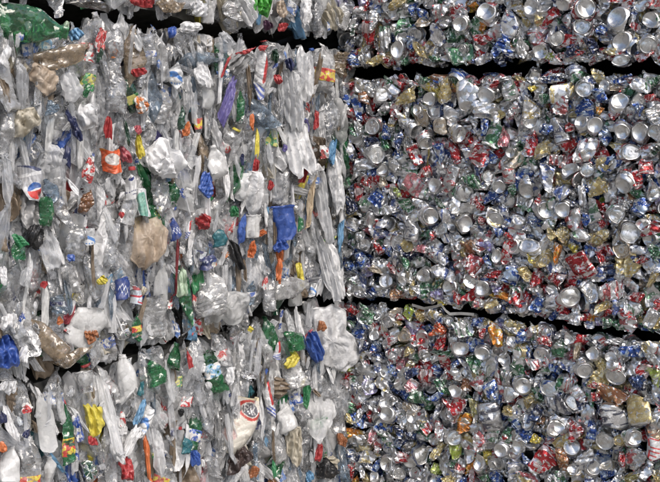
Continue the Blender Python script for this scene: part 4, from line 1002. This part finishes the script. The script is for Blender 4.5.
def make_plastic():
    items = []
    for i, row in enumerate(PLAS.strip().splitlines()):
        a, label = row.split('|'); f = a.split()
        x, y, w, h, t = map(float, f[:5]); kind, m = f[5], f[6]; lab, cap = [None if q == '-' else q for q in f[7:9]]
        big = w * h
        off = .014 - min(.014, big / 110000) + (.006 if kind == 'P' or w * h < 220 else 0) + (.012 if m in ('white', 'pale') and w * h > 600 else 0)
        if kind in 'BJ' and m in ('clear', 'haze', 'stained', 'milk'): off -= .006
        build_plastic(x, y, w, h, t, kind, m, lab, cap, off, 300 + i, label.strip())
        items.append((x, y, w, h))
    hx = np.array(items)
    rng = np.random.default_rng(5)
    n = 0; stuff = []
    bot_m = ['clear'] * 56 + ['haze'] * 20 + ['paleblue'] * 8 + ['greenb'] * 3 + ['stained'] * 5 + ['amber'] + ['dgreen'] * 2 + ['milk'] * 6
    labs = [None] * 95 + ['l_red'] * 8 + ['l_blue'] * 8 + ['l_green'] * 5 + ['l_white'] * 12 + ['l_yellow'] * 4 + ['l_orange'] * 4 + ['l_navy'] * 5 + ['l_lightblue'] * 5
    caps = [None] * 90 + ['hdpe'] * 18 + ['red'] * 6 + ['royal'] * 8 + ['green'] * 4 + ['yellow'] * 2 + ['black'] * 2 + ['orange']
    film_m = ['cfilm'] * 36 + ['pale'] * 26 + ['white'] * 26 + ['cream'] * 5 + ['brownish'] * 4 + ['l_red'] * 3 + ['l_blue'] * 2 + ['l_white'] * 3 + ['l_navy'] * 2 + ['red'] * 1 + ['royal'] * 1 + ['navy'] * 2 + ['green'] * 2 + ['lightblue'] * 3 + ['orange'] * 1 + ['yellow'] * 1 + ['black'] * 2 + ['grey'] * 4 + ['violet', 'pinkred', 'teal']
    e = (L_E1, L_E2, L_E3, L_E4)
    du, dv = .052, .092
    for i in range(-1, 34):
        for j in range(21):
            u = .02 + (i + (j % 2) * .5) * du + rng.normal() * .010; v = .05 + j * dv + rng.normal() * .018
            if u < -.01: continue
            x, y, ppm = proj(uv_point('L', u, v))
            if x < -70 or y < -60 or y > 550: continue
            b = band('L', x, y)
            if b is None: continue
            kk = rng.uniform()
            vis = 0 < x < 660 and -8 < y < 490
            if kk < .54:
                kind = 'B' if rng.uniform() < .94 else 'E'
                m = bot_m[rng.integers(len(bot_m))]
                w, h = rng.uniform(.038, .070) * ppm, rng.uniform(.10, .20) * ppm
                if kind == 'E': w = h = rng.uniform(.05, .066) * ppm
                if m == 'milk': kind = 'J'
            elif kk < .76: kind = 'F'; m = film_m[rng.integers(len(film_m))]; w, h = rng.uniform(.048, .085) * ppm, rng.uniform(.08, .17) * ppm
            else: kind = 'S'; m = film_m[rng.integers(len(film_m))]; w, h = rng.uniform(.022, .036) * ppm, rng.uniform(.09, .2) * ppm
            if kind in 'FS' and m in ('l_red', 'l_blue', 'l_white', 'l_navy', 'red', 'royal', 'navy', 'green', 'orange', 'yellow', 'black', 'violet', 'pinkred', 'teal', 'lightblue'): w, h = w * .42, h * .46
            tilt = rng.normal() * 16 + (180 if rng.uniform() < .35 else 0)
            if rng.uniform() < .08: tilt += rng.choice([-70, 70])
            y0, y1 = (-999, interp(L_E1, x)) if b == 0 else (interp(L_E2, x), interp(L_E3, x)) if b == 1 else (interp(L_E4, x), 9999)
            m_ = h * rng.uniform(.34, .45); off = -.022 + rng.normal() * .008
            d = np.hypot((hx[:, 0] - x) / hx[:, 2], (hx[:, 1] - y) / hx[:, 3]).min()
            if d < .45: off -= .022
            if y - y0 < m_: y = y0 + m_ ; off -= .006
            if y1 - y < m_: y = y1 - m_; off -= .006
            lab, cap = labs[rng.integers(len(labs))], caps[rng.integers(len(caps))]
            if vis: build_plastic(x, y, w, h, tilt, kind, m, lab if kind == 'B' else None, cap if kind in 'BJ' else None, off, 9000 + n, None, .55); n += 1
            else: stuff.append((x, y, w, h, tilt, kind if kind != 'E' else 'B', m, off))
    # scraps of film packed deeper, beyond counting
    for i in range(-1, 44):
        for j in range(30):
            u = .03 + i * .038 + rng.normal() * .01; v = .04 + j * .064 + rng.normal() * .012
            x, y, ppm = proj(uv_point('L', u, v))
            if u < .0 or x < -80 or y < -70 or y > 560 or band('L', x, y, 3) is None: continue
            if band('L', x, y, .042 * ppm) is None: continue
            m = film_m[rng.integers(len(film_m))] if rng.uniform() < .8 else 'haze'
            stuff.append((x, y, rng.uniform(.04, .075) * ppm, rng.uniform(.08, .15) * ppm, rng.normal() * 20, 'F', m, -.052 + rng.normal() * .008))
    for i in range(420):       # crumbs of film and label caught between the front pieces
        u, v = rng.uniform(.01, 1.62), rng.uniform(.03, 1.95); x, y, ppm = proj(uv_point('L', u, v))
        if x < -60 or y < -60 or y > 540 or band('L', x, y, .025 * ppm) is None: continue
        m = film_m[rng.integers(len(film_m))] if rng.uniform() < .75 else 'clear'
        stuff.append((x, y, rng.uniform(.010, .022) * ppm, rng.uniform(.018, .045) * ppm, rng.normal() * 25, 'F', m, rng.uniform(-.022, .008)))
    for i in range(420):       # long thin folds of film squeezed on edge between the bottles
        u, v = rng.uniform(.02, 1.62), rng.uniform(.03, 1.95); x, y, ppm = proj(uv_point('L', u, v)); hh = rng.uniform(.07, .17)
        if x < -60 or y < -60 or y > 540 or band('L', x, y, hh * .45 * ppm) is None: continue
        m = ('cfilm', 'pale', 'white', 'clear', 'hdpe', 'cfilm', 'pale', 'haze', 'brownish', 'paleblue')[rng.integers(10)]
        stuff.append((x, y, rng.uniform(.010, .024) * ppm, hh * ppm, rng.normal() * 9, 'S', m, rng.uniform(-.016, .004)))
    mats = sorted(set(s[6] for s in stuff)); idx = {k: i for i, k in enumerate(mats)}
    Vs, Qs, fm, base = [], [], [], 0
    for q, (x, y, w, h, t, kind, m, off) in enumerate(stuff):
        r2 = np.random.default_rng(70000 + q); p, M = left_frame(x, y, off, t, r2, .55); ppm = proj(p)[2]
        if kind in 'BJ': V, Q = bottle_shape(kind, 70000 + q, w / ppm, h / ppm)[0][0][1:3]
        else: V, Q, _ = film_shape(70000 + q, w / ppm, h / ppm, None, kind, 24, 16)
        Vs.append(xform(M, V)); Qs.append(Q + base); fm.append(np.full(len(Q), idx[m])); base += len(V)
    o = link('plastic_scraps', make_mesh('plastic_scraps', np.concatenate(Vs), np.concatenate(Qs), [MAT[k] for k in mats], None, None, np.concatenate(fm), sharp=50))
    o['kind'] = 'stuff'; o['label'] = 'crumpled film and plastic scraps packed deep between the bottles of the plastic bales'; o['category'] = 'plastic scraps'
    print('plastic hand', len(items), 'fill', n, 'stuff', len(stuff))
# ------------------------------------------------------------------ bales, ground, light, camera
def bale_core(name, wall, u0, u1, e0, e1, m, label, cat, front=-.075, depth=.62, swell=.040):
    """the compressed inside of a bale: a lumpy closed block behind the pieces of its face"""
    t, n = WALL[wall]
    nc, nr = 60, 34
    us = np.linspace(u0, u1, nc)
    rng = np.random.default_rng(int(abs(u0 * 100)) + len(name) + int(1000 * abs(e0(u1))))
    V = []
    top = np.array([e1(u) for u in us]); bot = np.array([e0(u) for u in us])
    rings = []
    # closed section: front face rows, top, back, bottom; the top and bottom swell out behind the front edge until the bales touch
    sec = [(front, k / (nr - 1), 0) for k in range(nr)] + [(front - .02 - (depth - .1) * k / 6, 1.0, min(1, max(0, k - 1) / 2)) for k in range(1, 7)] + [(-depth, 1 - k / 6, 0) for k in range(1, 6)] + [(front - .02 - (depth - .1) * k / 6, 0.0, min(1, max(0, k - 1) / 2)) for k in range(6, 0, -1)]
    for i, u in enumerate(us):
        for d, f, sw in sec:
            z = bot[i] + (top[i] - bot[i]) * f + (swell * sw if f == 1 else -swell * sw if f == 0 and bot[i] > .1 else 0)
            d2 = d + (rng.normal() * .008 if d > -depth * .95 else 0); z2 = z + rng.normal() * .003
            V.append(ORIG + t * u + ZUP * max(z2, .003) + n * min(d2, front + .012))
    ns = len(sec)
    Q = quads(nc, ns)
    V = np.array(V)
    # end caps fold in to a line of quads
    caps = []
    for base in (0, (nc - 1) * ns):
        for k in range(ns // 2 - 1):
            caps.append((base + k, base + k + 1, base + ns - 2 - k, base + ns - 1 - k))
    Q = np.concatenate([Q, np.array(caps)])
    o = link(name, make_mesh(name, V, Q, [m], sharp=50))
    o['label'] = label; o['category'] = cat; o['group'] = 'stacked bales'
    return o

def edge_v(wall, poly, inset):
    """height of a traced bale edge as a function of the place along the wall"""
    xs = np.linspace(poly[0][0], poly[-1][0], 80)
    uu, vv = [], []
    for x in xs:
        p = at(x, interp(poly, x), wall); uu.append(float(np.dot(p - ORIG, WALL[wall][0]))); vv.append(p[2])
    o = np.argsort(uu); uu = np.array(uu)[o]; vv = np.array(vv)[o]
    return lambda u: float(np.interp(u, uu, vv)) + inset

def make_bales():
    sr, sl = plain_material('gap_shade_metal', (.03, .03, .032, 1), .55, .5, .6), plain_material('gap_shade_plastic', (.10, .098, .09, 1), .4, 0, .7)  # core colours darkened to paint in the shade of gaps and recesses
    R = [edge_v('R', e, d) for e, d in ((R_E1, .02), (R_E2, -.045), (R_E3, .02), (R_E4, -.04))]
    Lf = [edge_v('L', e, d) for e, d in ((L_E1, .02), (L_E2, -.03), (L_E3, .03), (L_E4, -.03))]
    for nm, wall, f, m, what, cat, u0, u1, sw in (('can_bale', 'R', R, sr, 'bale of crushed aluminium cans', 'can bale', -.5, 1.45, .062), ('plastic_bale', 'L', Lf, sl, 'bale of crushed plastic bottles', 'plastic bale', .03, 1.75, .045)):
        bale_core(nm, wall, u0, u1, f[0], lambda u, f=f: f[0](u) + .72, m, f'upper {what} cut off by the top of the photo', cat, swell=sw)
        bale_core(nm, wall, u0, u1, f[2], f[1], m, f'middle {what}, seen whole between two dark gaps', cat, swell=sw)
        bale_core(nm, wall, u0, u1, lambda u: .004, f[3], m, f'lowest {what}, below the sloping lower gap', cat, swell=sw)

def make_strap():
    """flat steel baling strap that has come loose in the lower gap between the can bales"""
    pts = [(412, 305, .01), (424, 308.5, .012), (436, 306.5, .02), (441, 304.5, .024), (446, 311, .020), (450, 314, .012), (461, 313.5, .012), (474, 314.5, .004)]
    V = []
    for k, (x, y, o) in enumerate(pts):
        p = at(x, y, 'R', o); n = unit(NR + ZUP * (.25 if k % 2 else -.1)); t = unit(TR); s = unit(np.cross(n, t))
        for a, b in ((-.0048, 0), (.0048, 0), (.0048, -.0009), (-.0048, -.0009)): V.append(p + s * a + n * b)
    Q = [q for q in quads(len(pts), 4)] + [(0, 1, 2, 3), tuple(len(V) - 4 + i for i in (3, 2, 1, 0))]
    o = link('baling_strap', make_mesh('baling_strap', np.array(V), np.array(Q), [plain_material('strap_metal', (.50, .49, .46, 1), .45, .7, .3)], sharp=40))
    o['label'] = 'bent pale flat strap poking out of the gap below the middle can bale'; o['category'] = 'strap'

def make_world(sun_e=52, sun_dir=(.45, -.62), strength=.135, sun=1.4, exposure=.34):
    w = bpy.data.worlds.new('World'); SC.world = w; w.use_nodes = True
    nt = w.node_tree; nt.nodes.clear()
    out = nt.nodes.new('ShaderNodeOutputWorld'); bg = nt.nodes.new('ShaderNodeBackground'); sky = nt.nodes.new('ShaderNodeTexSky')
    sky.sky_type = 'NISHITA'; sky.sun_disc = False; sky.sun_elevation = math.radians(sun_e)
    az = math.atan2(sun_dir[0], sun_dir[1]); sky.sun_rotation = az
    sky.air_density = 1.0; sky.dust_density = 4.0; sky.ozone_density = 1.0
    bg.inputs['Strength'].default_value = strength
    nt.links.new(sky.outputs[0], bg.inputs[0]); nt.links.new(bg.outputs[0], out.inputs[0])
    l = bpy.data.lights.new('sun', 'SUN'); l.energy = sun; l.angle = math.radians(40); l.color = (1, .96, .90)
    o = bpy.data.objects.new('sun', l); COL.objects.link(o)
    d = unit((sun_dir[0], sun_dir[1], math.tan(math.radians(sun_e)) * math.hypot(*sun_dir)))
    o.rotation_euler = Vector(d).to_track_quat('Z', 'Y').to_euler(); o.location = (1, -2, 6)
    SC.view_settings.view_transform = 'Standard'; SC.view_settings.look = 'None'; SC.view_settings.exposure = exposure; SC.view_settings.gamma = 1
    SC.view_settings.use_curve_mapping = False

def make_ground():
    V = np.array([[-150, -150, 0], [150, -150, 0], [150, 150, 0], [-150, 150, 0]], float)
    o = link('ground', make_mesh('ground', V, np.array([[0, 1, 2, 3]]), [plain_material('dusty_concrete', (.22, .21, .19, 1), .9)])); o['kind'] = 'structure'

def make_camera():
    c = bpy.data.cameras.new('camera'); c.sensor_width = 36; c.lens = 36 * F / 660; c.clip_end = 1000; c.clip_start = .05
    o = bpy.data.objects.new('camera', c); COL.objects.link(o); o.location = EYE; o.rotation_euler = (PI / 2 - PITCH, 0, 0)
    SC.camera = o

def settings():
    c = SC.cycles
    c.max_bounces = 7; c.diffuse_bounces = 3; c.glossy_bounces = 4; c.transmission_bounces = 4; c.transparent_max_bounces = 14
    c.use_denoising = True; c.caustics_reflective = False; c.caustics_refractive = False
    c.sample_clamp_indirect = 6
    c.use_adaptive_sampling = True; c.adaptive_threshold = .035
# ------------------------------------------------------------------ labels that single each thing out
CAN_MARKS = """
617 17|largest shiny can base in the upper can bale|largest shiny base
457 54|big green crumpled can in the upper can bale|big green upper can
367 35|tall red can at the left end of the upper can bale|tall red corner can
505 45|bright blue crushed can just above the upper gap|bright blue upper can
486 11|silver can base at the top, left of the upper bright blue can|silver top edge base
444 91|bright gold upright can just under the upper gap|bright gold upright can
405 95|gold crumpled can left of the bright gold upright can|gold crumpled can
584 89|pale matte can lid above a blue crushed can|pale matte lid
584 107|blue crushed can directly under the pale matte lid|blue can beneath that lid
370 144|navy crushed can near the left end of the middle can bale|navy corner can
494 134|green and silver can in the upper part of the middle can bale|green and silver can
478 156|big red creased can left of centre in the middle can bale|big red creased can
414 186|pink and red printed can in the middle can bale|pink printed can
431 216|bright can base below the pink printed can|bright base below pink
530 142|tall red can beside a gold crumpled can|tall red can
559 130|smooth dull grey can wall right of the tall red can|smooth grey wall
631 152|oval can lid set in a red can near the right edge|oval lid in red
623 186|bright round can base below the oval lid set in red|bright round base
597 189|wide gold creased can left of the bright round base|wide gold can
546 210|left one of two touching silver can bases|left touching base
563 210|right one of two touching silver can bases|right touching base
640 206|blue crushed can near the right edge of the middle bale|blue right edge can
474 267|dull maroon flattened can above the lower gap|dull maroon can
511 276|slanted blue can right of the dull maroon can|slanted blue can
557 253|narrow orange can standing in the middle bale|narrow orange can
529 245|large grey can lid left of the narrow orange can|large grey lid
580 267|large red and white can in the lower right of the middle bale|large red printed can
571 297|big silver can lid near the lower gap|big lower gap lid
366 317|green crushed can at the left end of the lowest can bale|green corner can
437 331|orange red crumpled can just under the lower gap|orange red can
495 334|yellow orange can under the lower gap|yellow orange can
557 349|green crumpled can below the lower gap right of centre|green lower can
630 353|blue printed can lying flat below the lower gap|flat blue can
490 369|dull grey can base in the lowest can bale|dull grey base
455 405|red curled can round a silver base|red curled can
489 418|smooth grey oval can wall in the lowest can bale|smooth grey oval
523 386|clean silver can base right of the blue can in the lowest bale|clean silver base
557 405|dark grey crumpled can below a bluish can lid|dark grey can
615 417|large smooth silver can wall left of the pale gold open can|large smooth silver wall
637 409|pale gold opened can in the lowest can bale|pale gold open can
652 428|orange red can lid near the right edge|orange red lid
652 451|white can with red lettering at the right edge|red lettered can
544 462|big red can near the bottom edge|big red bottom can
561 461|rusty brown oval can beside the big red bottom can|rusty oval can
422 455|bluish silver can lid near the bottom edge|bluish bottom lid
"""
COLW = {'l_red': 'red printed', 'l_blue': 'blue printed', 'l_white': 'white and blue printed', 'l_navy': 'navy printed', 'l_orange': 'orange printed', 'clear': 'clear', 'haze': 'cloudy', 'paleblue': 'pale blue', 'greenb': 'green', 'dgreen': 'dark green', 'amber': 'amber', 'stained': 'brown stained', 'smoke': 'smoky', 'hdpe': 'white', 'milk': 'milky', 'white': 'white', 'pale': 'translucent white', 'cfilm': 'clear',
        'cream': 'cream', 'brownish': 'dirty brown', 'royal': 'royal blue', 'lightblue': 'light blue', 'pinkred': 'pink red', 'vermilion': 'orange red', 'lime': 'lime green'}
CUT = 'of at in on under below above right left with near beside lying between leaning over hanging shaped resting standing along across just directly inside by'.split()

def short_name(label):
    out = []
    for w in label.split():
        if w in CUT: break
        out.append(w)
    return ' '.join(out)

def direction(dx, dy, s):
    d = math.hypot(dx, dy); a = (math.degrees(math.atan2(-dy, dx)) + 360) % 360
    return ['right of', 'above and right of', 'above', 'above and left of', 'left of', 'below and left of', 'below', 'below and right of'][int((a + 22.5) // 45) % 8]

def describe(e):
    col = COLW.get(e['col'], e['col']); k = e['kind']
    if e['wall'] == 'R':
        return {'B': f'{col} can base', 'L': f'{col} can lid', 'F': f'crushed {col} can', 'S': f'flattened {col} can'}[k]
    if k in 'BJE':
        s = f'{col} crushed bottle' if k != 'E' else f'{col} bottle base'
        if e.get('lab'): s += ' with ' + e['lab'][2:].replace('lightblue', 'light blue') + ' label'
        elif e.get('cap'): s += ' with ' + COLW.get(e['cap'], e['cap']) + ' cap'
        return s
    return f'{col} film strip' if k == 'S' else f'{col} film piece'

def name_everything():
    used = set(); marks = {'L': [], 'R': []}
    cm = []
    for row in CAN_MARKS.strip().splitlines():
        a, full, sh = row.split('|'); x, y = map(float, a.split()); cm.append((x, y, full, sh))
    for e in REG:
        if e['wall'] == 'R':
            for x, y, full, sh in cm:
                if e['x'] == x and e['y'] == y and not e.get('label'):
                    e['label'] = full; marks['R'].append((x, y, sh))
    sh = {}
    for e in REG:
        if e['wall'] == 'L' and e.get('label'): sh.setdefault(short_name(e['label']), []).append(e)
    for s, es in sh.items():
        if len(es) == 1 and 2 <= len(s.split()) <= 5 and es[0]['w'] * es[0]['h'] > 110: marks['L'].append((es[0]['x'], es[0]['y'], s))
    for e in REG:
        if e.get('label'): used.add(e['label'])
    for e in REG:
        o = e['o']
        if not e.get('label'):
            ds = describe(e); x, y = e['x'], e['y']
            mk = sorted(marks[e['wall']], key=lambda m: (m[0] - x) ** 2 + (m[1] - y) ** 2)[:12]
            pick = None
            for form in range(3):
                for i, m in enumerate(mk):
                    if form == 0: c = f'{ds} just {direction(x - m[0], y - m[1], 1)} the {m[2]}' if i < 5 else None
                    elif form == 1:
                        c = None
                        for m2 in mk[:8]:
                            if m2 is m: continue
                            v1, v2 = (m[0] - x, m[1] - y), (m2[0] - x, m2[1] - y)
                            if v1[0] * v2[0] + v1[1] * v2[1] < 0:
                                c2 = f'{ds} between the {m[2]} and the {m2[2]}'
                                if c2 not in used and len(c2.split()) <= 16: c = c2; break
                    else: c = f'{ds} some way {direction(x - m[0], y - m[1], 1)} the {m[2]}'
                    if c and c not in used and 4 <= len(c.split()) <= 16: pick = c; break
                if pick: break
            if not pick: pick = f'{ds} wedged in the face of its bale'; e['shared'] = True; print('no unique label', pick)
            e['label'] = pick; used.add(pick)
        o['label'] = e['label']; o['category'] = e['cat']
        o['group'] = 'crushed cans pressed into the can bales' if e['wall'] == 'R' else {'bottle': 'crushed bottles pressed into the plastic bales'}.get(e['cat'], 'loose plastic pieces pressed into the plastic bales')
    ls = [e['label'] for e in REG]
    print('labels', len(ls), 'unique', len(set(ls)), 'marks', len(marks['L']), len(marks['R']))
    print([l for l in ls if not 4 <= len(l.split()) <= 16])
MAT['can'] = can_material()
MAT['steel'] = plain_material('tab_metal', (.7, .7, .7, 1), .35, 1.0, .1)
TABS[0] = tab_mesh()
plastic_materials()
make_cans()
make_plastic()
name_everything()
make_bales(); make_strap(); make_ground(); make_world(); make_camera(); settings()
